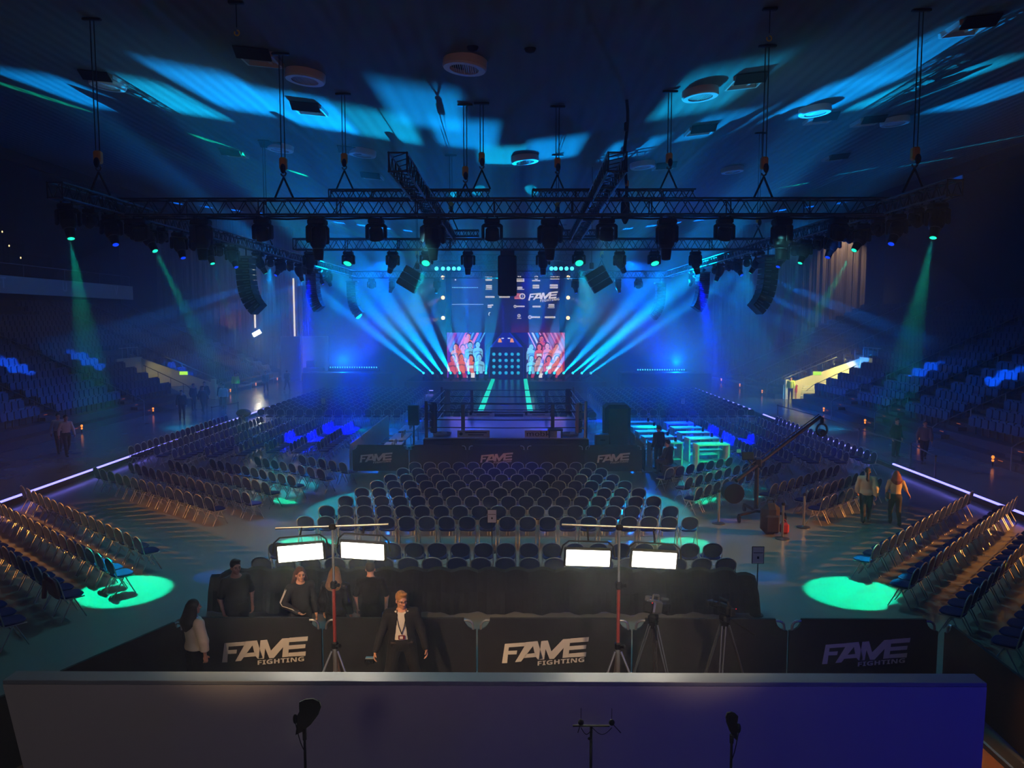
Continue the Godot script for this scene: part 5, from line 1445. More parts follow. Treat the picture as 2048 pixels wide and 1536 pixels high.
# ---------------------------------------------------------------- what stands close to the camera
func near_group() -> void:
	# white parapet wall in front of the camera
	var w := thing("parapet", "long pale parapet wall with flat top across the bottom of the view", "wall", Vector3(0.37, 0, -8.0))
	w.set_meta("kind", "structure")
	var pm := mt(Color(0.66, 0.66, 0.67), 0.55)
	part("front_panel", Sh.new().extr(PackedVector2Array([Vector2(-5.1, 0), Vector2(5.44, 0), Vector2(5.46, 1.955), Vector2(-5.46, 1.955)]), -0.1, Transform3D()), pm, w)
	part("top_board", Sh.new().rbox(Vector3(0, 1.98, -0.115), Vector3(10.92, 0.045, 0.23), 0.006), mt(Color(0.46, 0.5, 0.54), 0.5), w)
	part("back_panel", Sh.new().box(Vector3(0.1, 0.97, -0.19), Vector3(10.5, 1.94, 0.06)), pm, w)
	# plank floor behind the parapet
	var fl := struct("floor_near", Sh.new().box(Vector3(0.6, 0.012, -9.0), Vector3(13.6, 0.024, 5.6)), M.wood)
	fl.set_meta("label", "wooden floor inside the near barriers")
	struct("trim_3", Sh.new().rbox(Vector3(7.28, 0.06, -9.3), Vector3(0.22, 0.12, 5.6), 0.02), M.steel)
	spot(Vector3(6.9, 1.6, -10.6), Vector3(6.7, 0, -8.8), 45.0, 2.2, Color(1.0, 0.62, 0.25), 0.9, 0.1)
	# barriers, from left to right
	var jx := [-5.08, -2.58, -0.02, 2.54, 5.11, 7.58]
	for i in 5:
		barrier(Vector3((jx[i] + jx[i + 1]) / 2, 0, -12.0), 0.0, jx[i + 1] - jx[i] - 0.03, i in [0, 2, 4], "black covered barrier nearest the camera, %s" % ["printed in white behind the woman in white", "plain, behind the man in the blazer", "printed in white left of the light stand", "plain, behind the two video cameras", "printed in white at the right corner"][i], 0.62 if i == 0 else (0.44 if i == 2 else 0.52))
	for i in 3:
		barrier(Vector3(-5.35 - 1.0 * i, 0, -10.95 + 2.1 * i), 1.13, 2.28, false, "plain covered barrier of the slanting run on the left, %s from the corner" % ORD[i])
		barrier(Vector3(7.62 + 0.08 * i, 0, -10.8 + 2.35 * i), PI / 2 - 0.05, 2.3, false, "plain covered barrier running towards the camera on the right, %s from the corner" % ORD[i])
	# black drape over the last row of chairs
	var d := thing("black_drape", "wide black cloth draped over the last row of chairs", "drape", Vector3(0, 0, -15.25))
	var s := Sh.new()
	var n := 120
	for i in n:
		var q := []
		for j in 2:
			var x := -5.75 + 11.35 * (i + j) / n
			var top := 0.80 + 0.075 * absf(cos((x - 0.1) * PI / 0.54)) - (0.05 if absf(x) > 5.2 else 0.0)
			var e := clampf((absf(x + 0.07) - 5.2) / 0.45, 0, 1)
			top -= 0.12 * e * e
			var zf := 0.07 * sin(x * 7.0) + 0.04 * sin(x * 17.0 + 1.0) + 0.22
			q.append([Vector3(x, 0.01, zf + 0.12), Vector3(x, 0.4, zf * 0.6 + 0.1), Vector3(x, top - 0.04, 0.06), Vector3(x, top, -0.02), Vector3(x, top - 0.06, -0.12), Vector3(x, 0.45, -0.16)])
		for k in 5:
			var a: Vector3 = q[0][k]
			var b: Vector3 = q[1][k]
			var c: Vector3 = q[1][k + 1]
			var e2: Vector3 = q[0][k + 1]
			var nn := (c - a).cross(e2 - b).normalized()
			if k < 3 and nn.z < 0 or k >= 3 and nn.z > 0: nn = -nn
			s.quad(a, b, c, e2, nn)
	part("cloth", s, M.cloth, d)
	# light stands with two panels each
	for k in 2:
		var xb := -2.0 if k == 0 else 2.1
		var nm := "left, beside the man in the blazer" if k == 0 else "right, beside the video cameras"
		var t := thing("light_stand", "tall tripod light stand with crossbar, " + nm, "stand", Vector3(xb, 0, -10.5))
		part("column", Sh.new().cone(Vector3(0, 0.25, 0), Vector3(0, 1.3, 0), 0.035, 0.035, 10), M.metal, t)
		part("middle_tube", Sh.new().cone(Vector3(0, 1.3, 0), Vector3(0, 2.2, 0), 0.026, 0.026, 10), mt(Color(0.55, 0.2, 0.16), 0.4, 0.4), t)
		part("upper_tube", Sh.new().cone(Vector3(0, 2.2, 0), Vector3(0, 3.04, 0), 0.019, 0.019, 10), M.metal, t)
		for y in [1.3, 2.2]:
			part("collar", Sh.new().rbox(Vector3(0, y, 0), Vector3(0.09, 0.11, 0.09), 0.02), M.black, t)
			part("clamp_knob", Sh.new().cone(Vector3(0.03, y, 0.03), Vector3(0.09, y + 0.02, 0.07), 0.022, 0.028, 8), M.black, t)
		for a in 3:
			var an := TAU * a / 3.0 + 0.5
			part("leg", Sh.new().cone(Vector3(0.05 * cos(an), 1.22, 0.05 * sin(an)), Vector3(0.62 * cos(an), 0.0, 0.62 * sin(an)), 0.017, 0.017, 8), M.metal, t)
			part("brace", Sh.new().cone(Vector3(0.03 * cos(an), 0.42, 0.03 * sin(an)), Vector3(0.36 * cos(an), 0.55, 0.36 * sin(an)), 0.01, 0.01, 6), M.metal, t)
		part("crossbar", Sh.new().cone(Vector3(-0.82, 3.06 + (0.03 if k else -0.03), 0), Vector3(0.8, 3.06 - (0.03 if k else -0.03), 0), 0.018, 0.018, 8), M.metal, t)
		part("tee", Sh.new().rbox(Vector3(0, 3.05, 0), Vector3(0.1, 0.08, 0.08), 0.02), M.black, t)
		var cen := [[-0.44, 2.71, 0.05, 0.14], [0.45, 2.735, -0.03, -0.10]] if k == 0 else [[-0.455, 2.64, -0.035, 0.02], [0.485, 2.615, -0.045, -0.02]]
		for j in 2:
			var c = cen[j]
			var b := Basis(Vector3(0, 0, 1), c[2]) * Basis(UP, c[3]) * Basis(Vector3.RIGHT, 0.12)
			var at := Vector3(xb + c[0], c[1], -10.42)
			var p := thing("led_panel", "bright white LED panel on the %s stand, %s of its pair" % ["left" if k == 0 else "right", "left" if j == 0 else "right"], "light panel", at, 0.0, "white LED panels")
			part("lit_face", Sh.new().rbox(b * Vector3(0, 0, 0.035), Vector3(0.62, 0.235, 0.02), 0.006, b), glow(Color(1.0, 0.97, 0.9), 6.0), p)
			part("panel_back", Sh.new().rbox(Vector3.ZERO, Vector3(0.68, 0.29, 0.05), 0.015, b), M.black, p)
			var yk := []
			for i in 9:
				var a := PI * i / 8.0
				yk.append(b * Vector3(0.39 * cos(a), 0.0 + 0.23 * minf(1.0, sin(a) * 1.8), -0.02))
			part("yoke", Sh.new().tube(yk, 0.012, 6), M.black, p)
			part("spigot", Sh.new().cone(b * Vector3(0, 0.22, -0.02), Vector3(0, 3.05 - c[1], -0.08), 0.014, 0.014, 6), M.black, p)
			var lp := at + b * Vector3(0, 0, 0.06)
			area(lp, lp + b * Vector3(0, 0, 1), Vector2(0.6, 0.22), 2.2, Color(1.0, 0.95, 0.86))
	# video cameras on tripods
	video_camera(Vector3(2.68, 0, -10.9), 1.62, -0.55, "large shoulder video camera on a tripod, brightly lit, right of the light stand", true)
	video_camera(Vector3(3.75, 0, -10.9), 1.62, 0.4, "small dark video camera on a tripod near the drape's right end", false)
	# antennas between the camera and the parapet
	paddle(Vector3(-1.44, 0, -7.0), 2.14, 0.62, "black paddle antenna on a stand before the pale parapet, left", 1.15, false)
	paddle(Vector3(2.73, 0, -7.0), 2.06, -0.12, "black paddle antenna on a stand before the parapet's blue-lit right half", 0.85, true)
	var t := thing("antenna_bar", "black stand with crossbar and two small antennas before the parapet", "antenna", Vector3(1.36, 0, -7.0))
	part("pole", Sh.new().cone(Vector3(0, 0, 0), Vector3(0, 2.06, 0), 0.016, 0.014, 8), M.black, t)
	part("base", Sh.new().lathe(Vector3.ZERO, [Vector2(0.25, 0), Vector2(0.25, 0.02), Vector2(0.02, 0.05)], 14), M.black, t)
	part("crossbar", Sh.new().rbox(Vector3(0.0, 2.06, 0), Vector3(0.36, 0.016, 0.02), 0.004), M.black, t)
	for sx in [-1.0, 1.0]:
		var bx := -0.1 if sx < 0 else 0.2
		part("antenna_body", Sh.new().ell(Vector3(bx, 2.095, 0), Vector3(0.03, 0.03, 0.03), 10, 6), M.black, t)
		part("whip", Sh.new().cone(Vector3(bx, 2.1, 0), Vector3(bx, 2.24, 0), 0.003, 0.003, 5), M.black, t)
		part("lower_whip", Sh.new().cone(Vector3(bx, 2.09, 0), Vector3(bx + (0.09 if sx > 0 else -0.03), 1.99, 0), 0.004, 0.005, 5), M.black, t)
		var cb := []
		for i in 9: cb.append(Vector3(lerpf(bx, 0.01, i / 8.0), 2.05 - 0.07 * sin(PI * i / 8.0), 0.012))
		part("cable", Sh.new().tube(cb, 0.004, 5), M.black, t)
	part("clamp", Sh.new().ell(Vector3(-0.01, 1.93, 0), Vector3(0.025, 0.015, 0.02), 8, 5), M.black, t)

func paddle(at: Vector3, h: float, lean: float, label: String, k: float, flip: bool) -> void:
	var t := thing("paddle_antenna", label, "antenna", at)
	part("pole", Sh.new().cone(Vector3.ZERO, Vector3(0, h - 0.12 * k, 0), 0.016, 0.013, 8), M.black, t)
	part("base", Sh.new().lathe(Vector3.ZERO, [Vector2(0.25, 0), Vector2(0.25, 0.02), Vector2(0.02, 0.05)], 14), M.black, t)
	var p := PackedVector2Array()
	for q in [[-0.05, -0.17], [0.0, -0.13], [0.06, -0.05], [0.105, 0.05], [0.115, 0.12], [0.09, 0.165], [0.03, 0.175], [-0.03, 0.155], [-0.075, 0.12], [-0.068, 0.08], [-0.058, 0.04], [-0.07, 0.0], [-0.06, -0.05], [-0.055, -0.1]]:
		p.append(Vector2(q[0] * (-1.0 if flip else 1.0) * (0.75 if flip else 1.0), q[1]) * k)
	part("blade", Sh.new().extr(p, 0.02, Transform3D(Basis(Vector3(0, 0, 1), -lean * 0.35), Vector3(0.012, h, -0.01))), M.black, t)
	part("grip", Sh.new().ell(Vector3(-0.075 * (-1 if flip else 1), h - 0.02, 0.0) * Vector3(k, 1, 1), Vector3(0.025, 0.05, 0.025), 8, 6), M.black, t)
	var cb := []
	for i in 8: cb.append(Vector3((-0.07 * (-1 if flip else 1)) * (1.0 - i / 7.0) * k, h - 0.06 - 0.28 * i / 7.0 - 0.04 * sin(PI * i / 7.0), 0.012))
	part("cable", Sh.new().tube(cb, 0.005, 5), M.black, t)
	part("joint", Sh.new().cone(Vector3(0, h - 0.2 * k, 0), Vector3(0, h - 0.1 * k, 0), 0.02, 0.022, 8), M.black, t)

func video_camera(at: Vector3, h: float, turn: float, label: String, big: bool) -> void:
	var t := thing("video_camera", label, "camera", at, turn)
	var k := 1.0 if big else 0.75
	var bm: Material = mt(Color(0.30, 0.29, 0.27), 0.35, 0.3) if big else M.black
	var tilt := Basis(Vector3.RIGHT, -0.35 if big else -0.1)
	var o := Vector3(0, h, 0)
	part("body", Sh.new().rbox(o + tilt * Vector3(0, 0.1, 0.0) * k, Vector3(0.15, 0.2, 0.36) * k, 0.03, tilt), bm, t)
	part("lens", Sh.new().cone(o + tilt * Vector3(0, 0.1, -0.18) * k, o + tilt * Vector3(0, 0.1, -0.42) * k, 0.055 * k, 0.07 * k, 14), M.black, t)
	part("lens_hood", Sh.new().rbox(o + tilt * Vector3(0, 0.1, -0.46) * k, Vector3(0.17, 0.13, 0.09) * k, 0.01, tilt), M.black, t)
	part("top_handle", Sh.new().tube([o + tilt * Vector3(0, 0.2, 0.13) * k, o + tilt * Vector3(0, 0.27, 0.1) * k, o + tilt * Vector3(0, 0.27, -0.13) * k, o + tilt * Vector3(0, 0.2, -0.15) * k], 0.017 * k, 8), bm, t)
	part("viewfinder", Sh.new().rbox(o + tilt * Vector3(-0.13, 0.2, -0.1) * k, Vector3(0.1, 0.08, 0.14) * k, 0.015, tilt), bm, t)
	part("microphone", Sh.new().cone(o + tilt * Vector3(0.1, 0.24, 0.0) * k, o + tilt * Vector3(0.1, 0.24, -0.28) * k, 0.018, 0.018, 8), bm, t)
	part("battery", Sh.new().rbox(o + tilt * Vector3(0, 0.09, 0.23) * k, Vector3(0.12, 0.16, 0.08) * k, 0.015, tilt), M.black, t)
	part("tally_lamp", Sh.new().ell(o + tilt * Vector3(0.06, 0.16, 0.275) * k, Vector3(0.008, 0.008, 0.006), 6, 4), glow(Color(1, 0.1, 0.15), 1.5), t)
	part("fluid_head", Sh.new().rbox(o + Vector3(0, -0.06, 0), Vector3(0.13, 0.12, 0.16), 0.03), M.black, t)
	part("pan_bar", Sh.new().cone(o + Vector3(0.05, -0.06, 0.05), o + Vector3(0.22, -0.2, 0.42), 0.011, 0.014, 7), M.black, t)
	part("bowl", Sh.new().cone(o + Vector3(0, -0.22, 0), o + Vector3(0, -0.11, 0), 0.04, 0.08, 12), M.black, t)
	for a in 3:
		var an := TAU * a / 3.0 + 0.3
		var top := o + Vector3(0.06 * cos(an), -0.17, 0.06 * sin(an))
		var ft := Vector3(0.52 * cos(an), 0, 0.52 * sin(an))
		var sdv := Vector3(-sin(an), 0, cos(an)) * 0.028
		part("leg", Sh.new().cone(top + sdv, ft + sdv * 0.5, 0.013, 0.011, 7).cone(top - sdv, ft - sdv * 0.5, 0.013, 0.011, 7), M.steel, t)
		part("foot", Sh.new().ell(ft + Vector3(0, 0.02, 0), Vector3(0.035, 0.02, 0.035), 8, 5), M.black, t)
	part("spreader", Sh.new().cone(Vector3(0, 0.3, 0), Vector3(0.35, 0.24, 0.1), 0.01, 0.01, 5).cone(Vector3(0, 0.3, 0), Vector3(-0.26, 0.24, 0.25), 0.01, 0.01, 5).cone(Vector3(0, 0.3, 0), Vector3(-0.1, 0.24, -0.34), 0.01, 0.01, 5), M.black, t)

# ---------------------------------------------------------------- tables, camera crane and posts on the right, belts
func right_side() -> void:
	var pos := []
	for r in 5:
		pos.append([6.75 - 0.02 * r, -30.6 - 1.5 * r, 0]); pos.append([8.55, -30.2 - 1.55 * r, 1])
	var i := 0
	var wm := mt(Color(0.78, 0.8, 0.82), 0.45)
	for q in pos:
		var t := thing("guest_table", "white box-sided guest table right of the ring, %s in the %s row" % [ORD[i / 2], "outer" if q[2] else "inner"], "table", Vector3(q[0], 0, q[1]), 0.12, "white guest tables")
		part("table_top", Sh.new().rbox(Vector3(0, 0.98, 0), Vector3(1.35, 0.07, 0.62), 0.012), wm, t)
		for sx in [-1, 1]: part("side_panel", Sh.new().rbox(Vector3(sx * 0.64, 0.475, 0), Vector3(0.07, 0.95, 0.6), 0.01), wm, t)
		part("lower_shelf", Sh.new().rbox(Vector3(0, 0.3, 0), Vector3(1.22, 0.05, 0.5), 0.01), wm, t)
		var b := thing("guest_bench", "white box bench at guest table, %s in the %s row" % [ORD[i / 2], "outer" if q[2] else "inner"], "bench", Vector3(q[0] + 0.05, 0, q[1] - 0.62), 0.12, "white guest benches")
		part("bench_top", Sh.new().rbox(Vector3(0, 0.62, 0), Vector3(1.2, 0.06, 0.36), 0.012), wm, b)
		for sx in [-1, 1]: part("side_panel", Sh.new().rbox(Vector3(sx * 0.57, 0.3, 0), Vector3(0.06, 0.59, 0.34), 0.01), wm, b)
		var c := thing("table_speaker", "small dark number holder on guest table, %s in the %s row" % [ORD[i / 2], "outer" if q[2] else "inner"], "holder", Vector3(q[0] + 0.45, 1.015, q[1] - 0.1), 0.0, "holders on the guest tables")
		part("card", Sh.new().rbox(Vector3(0, 0.09, 0), Vector3(0.1, 0.15, 0.02), 0.005), M.black, c)
		part("base", Sh.new().rbox(Vector3(0, 0.01, 0), Vector3(0.1, 0.02, 0.08), 0.004), M.black, c)
		i += 1
	spot(Vector3(11.1, 8.3, -34.5), Vector3(7.7, 0.8, -33.4), 20.0, 420.0, Color(0.02, 0.5, 0.95), 0.8, 0.05)
	spot(Vector3(8.9, 8.3, -27.0), Vector3(8.2, 0.3, -30.6), 11.0, 150.0, Color(0.0, 1.0, 0.62), 0.8, 0.05)
	# camera crane
	var t := thing("camera_crane", "black camera crane whose long boom reaches over the right seats", "camera crane", Vector3(7.9, 0, -22.4))
	part("pedestal", Sh.new().cone(Vector3(0, 0.3, 0), Vector3(0, 1.7, 0), 0.07, 0.06, 10), M.black, t)
	for a in 3:
		var an := TAU * a / 3.0 + 0.4
		part("leg", Sh.new().rbox(Vector3(0.4 * cos(an), 0.22, 0.4 * sin(an)), Vector3(0.9, 0.08, 0.08), 0.02, Basis(UP, -an)), M.black, t)
		part("wheel", Sh.new().cone(Vector3(0.82 * cos(an) - 0.03, 0.11, 0.82 * sin(an)), Vector3(0.82 * cos(an) + 0.03, 0.11, 0.82 * sin(an)), 0.11, 0.11, 14), M.black, t)
	var tip := Vector3(2.35, 2.95, -1.2)
	var tail := Vector3(-0.75, 1.25, 0.45)
	part("boom", Sh.new().cone(tail, tip, 0.065, 0.05, 8), M.black, t)
	part("upper_boom", Sh.new().cone(tail + Vector3(0.2, 0.28, -0.1), tip + Vector3(-0.05, 0.08, 0), 0.015, 0.015, 6), M.black, t)
	part("pivot", Sh.new().rbox(Vector3(0, 1.72, 0), Vector3(0.24, 0.3, 0.24), 0.05), M.black, t)
	part("counterweight", Sh.new().cone(tail + Vector3(-0.1, -0.35, -0.18), tail + Vector3(-0.1, -0.35, 0.18), 0.3, 0.3, 18), M.black, t)
	part("weight_plate", Sh.new().cone(tail + Vector3(-0.1, -0.35, -0.26), tail + Vector3(-0.1, -0.35, -0.2), 0.24, 0.24, 18), M.steel, t)
	part("remote_head", Sh.new().rbox(tip + Vector3(0.05, -0.12, 0), Vector3(0.1, 0.22, 0.12), 0.03), M.black, t)
	var ringp := []
	for k in 13: ringp.append(tip + Vector3(0.05 + 0.17 * sin(TAU * k / 12.0), -0.42 + 0.2 * cos(TAU * k / 12.0), 0))
	part("head_loop", Sh.new().tube(ringp, 0.035, 6), M.black, t)
	part("camera_body", Sh.new().rbox(tip + Vector3(0.05, -0.48, 0), Vector3(0.16, 0.16, 0.28), 0.03), M.black, t)
	part("camera_lens", Sh.new().cone(tip + Vector3(0.05, -0.48, 0.14), tip + Vector3(0.05, -0.5, 0.26), 0.05, 0.06, 12), M.black, t)
	part("monitor", Sh.new().rbox(Vector3(-0.35, 1.95, 0.2), Vector3(0.36, 0.24, 0.05), 0.02, Basis(Vector3.RIGHT, -0.3)), M.black, t)
	part("monitor_arm", Sh.new().cone(Vector3(-0.1, 1.6, 0.1), Vector3(-0.35, 1.85, 0.17), 0.02, 0.02, 6), M.black, t)
	part("lit_monitor", Sh.new().box(Vector3(-0.62, 2.1, 0.2), Vector3(0.13, 0.1, 0.02)), glow(Color(0.3, 0.75, 0.6), 0.35), t)
	var bag := thing("equipment_bag", "large dark red equipment bag standing on the floor by the crane", "bag", Vector3(7.75, 0, -20.7))
	part("body", Sh.new().rbox(Vector3(0, 0.45, 0), Vector3(0.52, 0.9, 0.42), 0.16), mt(Color(0.09, 0.03, 0.04), 0.8), bag)
	part("front_pocket", Sh.new().rbox(Vector3(0, 0.34, 0.22), Vector3(0.4, 0.5, 0.1), 0.05), mt(Color(0.08, 0.03, 0.04), 0.8), bag)
	part("handle", Sh.new().tube([Vector3(-0.1, 0.88, 0), Vector3(-0.08, 0.97, 0), Vector3(0.08, 0.97, 0), Vector3(0.1, 0.88, 0)], 0.015, 6), M.black, bag)
	var rb := thing("small_bag", "small bright red bag on the floor beside the dark equipment bag", "bag", Vector3(8.18, 0, -20.75))
	part("body", Sh.new().rbox(Vector3(0, 0.16, 0), Vector3(0.24, 0.32, 0.2), 0.06), M.red, rb)
	part("strap", Sh.new().tube([Vector3(-0.07, 0.3, 0), Vector3(0, 0.42, 0), Vector3(0.07, 0.3, 0)], 0.012, 5), M.red, rb)
	var jk := thing("red_jacket", "dark red jacket hung over the back of the end chair in the near left block", "jacket", Vector3(-8.62, 0, -14.5), -0.72)
	part("cloth", Sh.new().rbox(Vector3(0, 0.68, 0.0), Vector3(0.5, 0.42, 0.1), 0.05, Basis(Vector3.RIGHT, 0.2)), mt(Color(0.36, 0.03, 0.04), 0.9), jk)
	part("sleeve", Sh.new().cone(Vector3(-0.24, 0.8, 0.05), Vector3(-0.28, 0.42, 0.08), 0.06, 0.045, 8), mt(Color(0.36, 0.03, 0.04), 0.9), jk)
	# silver posts with belts
	var pp := [[6.61, -21.79, "left of the crane"], [7.95, -20.25, "in front of the dark bag"], [8.96, -21.38, "right of the red bag"], [16.1, -44.2, "far end of the right walkway"], [16.5, -39.0, "right walkway, second from the far end"], [16.45, -34.4, "right walkway, third from the far end"], [16.7, -30.3, "right walkway by the dark man"], [16.2, -27.6, "right walkway, nearest the camera"], [-17.0, -43.0, "left walkway, near the booth group"], [-16.4, -45.5, "left walkway, further away"]]
	for q in pp:
		var s := thing("barrier_post", "slim belt barrier post with round foot, " + q[2], "post", Vector3(q[0], 0, q[1]), 0.0, "belt barrier posts")
		part("pole", Sh.new().cone(Vector3(0, 0.03, 0), Vector3(0, 0.98, 0), 0.032, 0.032, 10), M.metal if q[1] > -22 else M.steel, s)
		part("foot", Sh.new().lathe(Vector3.ZERO, [Vector2(0.19, 0), Vector2(0.19, 0.02), Vector2(0.05, 0.045), Vector2(0.03, 0.06)], 16), M.steel, s)
		part("cap", Sh.new().rbox(Vector3(0, 0.97, 0), Vector3(0.08, 0.09, 0.08), 0.02), M.black, s)
	var links := [[3, 4], [4, 5], [5, 6], [6, 7], [8, 9]]
	for l in links:
		var a := Vector3(pp[l[0]][0], 0.97, pp[l[0]][1])
		var b := Vector3(pp[l[1]][0], 0.97, pp[l[1]][1])
		var m := thing("barrier_belt", "dark belt stretched between barrier posts, %s of the %s walkway" % [["far pair", "second pair", "third pair", "nearest pair", "only pair"][links.find(l)], "left" if l[0] == 8 else "right"], "belt", (a + b) / 2)
		part("belt", Sh.new().box(Vector3(0, -0.01, 0), Vector3(0.01, 0.05, a.distance_to(b) - 0.07), Basis(UP, atan2(b.x - a.x, b.z - a.z))), mt(Color(0.04, 0.05, 0.14), 0.8), m)
	var fb := thing("flower_box", "dark round planter on a lit white stool left of the far chairs", "planter", Vector3(-14.9, 0, -42.3))
	part("stool", Sh.new().cone(Vector3.ZERO, Vector3(0, 0.5, 0), 0.2, 0.28, 12), M.white, fb)
	part("bowl", Sh.new().ell(Vector3(0, 0.72, 0), Vector3(0.42, 0.24, 0.42), 14, 8), M.black, fb)

# ---------------------------------------------------------------- people
class Net:
	# a distance field on a grid, meshed as surface nets
	var o: Vector3
	var c: float
	var nx: int
	var ny: int
	var nz: int
	var f := PackedFloat32Array()
	func _init(lo: Vector3, hi: Vector3, cell: float) -> void:
		o = lo; c = cell
		nx = int(ceil((hi.x - lo.x) / c)) + 1; ny = int(ceil((hi.y - lo.y) / c)) + 1; nz = int(ceil((hi.z - lo.z) / c)) + 1
		f.resize(nx * ny * nz); f.fill(0.2)
	func _rng(lo: Vector3, hi: Vector3) -> Array:
		var a := ((lo - o) / c).floor()
		var b := ((hi - o) / c).ceil()
		return [maxi(0, int(a.x)), mini(nx - 1, int(b.x)), maxi(0, int(a.y)), mini(ny - 1, int(b.y)), maxi(0, int(a.z)), mini(nz - 1, int(b.z))]
	func cap(a: Vector3, b: Vector3, ra: float, rb: float, k := 0.03) -> void:
		var m := maxf(ra, rb) + 0.08
		var g := _rng(a.min(b) - Vector3(m, m, m), a.max(b) + Vector3(m, m, m))
		var ab := b - a
		var l2 := maxf(1e-8, ab.length_squared())
		for y in range(g[2], g[3] + 1):
			for z in range(g[4], g[5] + 1):
				var i := (y * nz + z) * nx
				for x in range(g[0], g[1] + 1):
					var p := o + Vector3(x, y, z) * c - a
					var t := clampf(p.dot(ab) / l2, 0.0, 1.0)
					var d := (p - ab * t).length() - (ra + (rb - ra) * t)
					var e := f[i + x]
					if d - k < e:
						var h := clampf(0.5 + 0.5 * (e - d) / k, 0.0, 1.0)
						f[i + x] = e + (d - e) * h - k * h * (1.0 - h)
	func ell(cen: Vector3, r: Vector3, k := 0.03, b := Basis.IDENTITY) -> void:
		var m := maxf(r.x, maxf(r.y, r.z)) + 0.08
		var mr := minf(r.x, minf(r.y, r.z))
		var g := _rng(cen - Vector3(m, m, m), cen + Vector3(m, m, m))
		var bi := b.inverse()
		for y in range(g[2], g[3] + 1):
			for z in range(g[4], g[5] + 1):
				var i := (y * nz + z) * nx
				for x in range(g[0], g[1] + 1):
					var q := (bi * (o + Vector3(x, y, z) * c - cen)) / r
					var l := q.length()
					var d := (l - 1.0) * mr if l < 1e-4 else l * (l - 1.0) / (q / r).length()
					var e := f[i + x]
					if d - k < e:
						var h := clampf(0.5 + 0.5 * (e - d) / k, 0.0, 1.0)
						f[i + x] = e + (d - e) * h - k * h * (1.0 - h)
	func cut(p: Vector3, n: Vector3) -> void:
		# removes the side that n points to
		var i := 0
		for y in ny:
			for z in nz:
				for x in nx:
					var d := (o + Vector3(x, y, z) * c - p).dot(n)
					if d > f[i]: f[i] = d
					i += 1
	func mesh(out: Sh, xf: Transform3D) -> void:
		var vid := {}
		var vs := PackedVector3Array()
		var ns := PackedVector3Array()
		var sx := 1
		var sz := nx
		var sy := nx * nz
		for y in ny - 1:
			for z in nz - 1:
				var base := y * sy + z * sz
				for x in nx - 1:
					var i := base + x
					var v0 := f[i]
					if absf(v0) > c * 2.2: continue
					var q := [v0, f[i + sx], f[i + sz], f[i + sx + sz], f[i + sy], f[i + sy + sx], f[i + sy + sz], f[i + sy + sx + sz]]
					var mask := 0
					for k in 8:
						if q[k] < 0.0: mask |= 1 << k
					if mask == 0 or mask == 255: continue
					var s := Vector3.ZERO
					var n := 0
					for e in [[0, 1], [2, 3], [4, 5], [6, 7], [0, 2], [1, 3], [4, 6], [5, 7], [0, 4], [1, 5], [2, 6], [3, 7]]:
						var a: float = q[e[0]]
						var b: float = q[e[1]]
						if (a < 0.0) != (b < 0.0):
							var t := a / (a - b)
							var pa := Vector3(e[0] & 1, e[0] >> 2, (e[0] >> 1) & 1)
							var pb := Vector3(e[1] & 1, e[1] >> 2, (e[1] >> 1) & 1)
							s += pa.lerp(pb, t); n += 1
					vid[i] = vs.size()
					vs.append(xf * (o + (Vector3(x, y, z) + s / n) * c))
					var gr := Vector3(q[1] - q[0] + q[3] - q[2] + q[5] - q[4] + q[7] - q[6], q[4] - q[0] + q[5] - q[1] + q[6] - q[2] + q[7] - q[3], q[2] - q[0] + q[3] - q[1] + q[6] - q[4] + q[7] - q[5])
					ns.append((xf.basis * gr).normalized())
		for i in vid:
			for ax in [[sx, sy, sz], [sy, sx, sz], [sz, sx, sy]]:
				var j: int = i + ax[0]
				if (f[i] < 0.0) == (f[j] < 0.0): continue
				var a = vid.get(i); var b = vid.get(i - ax[1]); var d = vid.get(i - ax[2]); var e = vid.get(i - ax[1] - ax[2])
				if a == null or b == null or d == null or e == null: continue
				out.tri(vs[a], vs[b], vs[e], ns[a], ns[b], ns[e]); out.tri(vs[a], vs[e], vs[d], ns[a], ns[e], ns[d])

const POSE := {"pelvis": Vector3(0, 0.95, 0), "chest": Vector3(0, 1.27, 0), "neck": Vector3(0, 1.47, -0.01), "head": Vector3(0, 1.63, 0.02),
	"shl": Vector3(-0.185, 1.41, 0), "ell": Vector3(-0.25, 1.13, -0.03), "wrl": Vector3(-0.26, 0.88, 0.06), "shr": Vector3(0.185, 1.41, 0), "elr": Vector3(0.25, 1.13, -0.03), "wrr": Vector3(0.26, 0.88, 0.06),
	"hpl": Vector3(-0.095, 0.9, 0), "knl": Vector3(-0.11, 0.49, 0.02), "anl": Vector3(-0.115, 0.08, -0.02), "hpr": Vector3(0.095, 0.9, 0), "knr": Vector3(0.11, 0.49, 0.02), "anr": Vector3(0.115, 0.08, -0.02)}

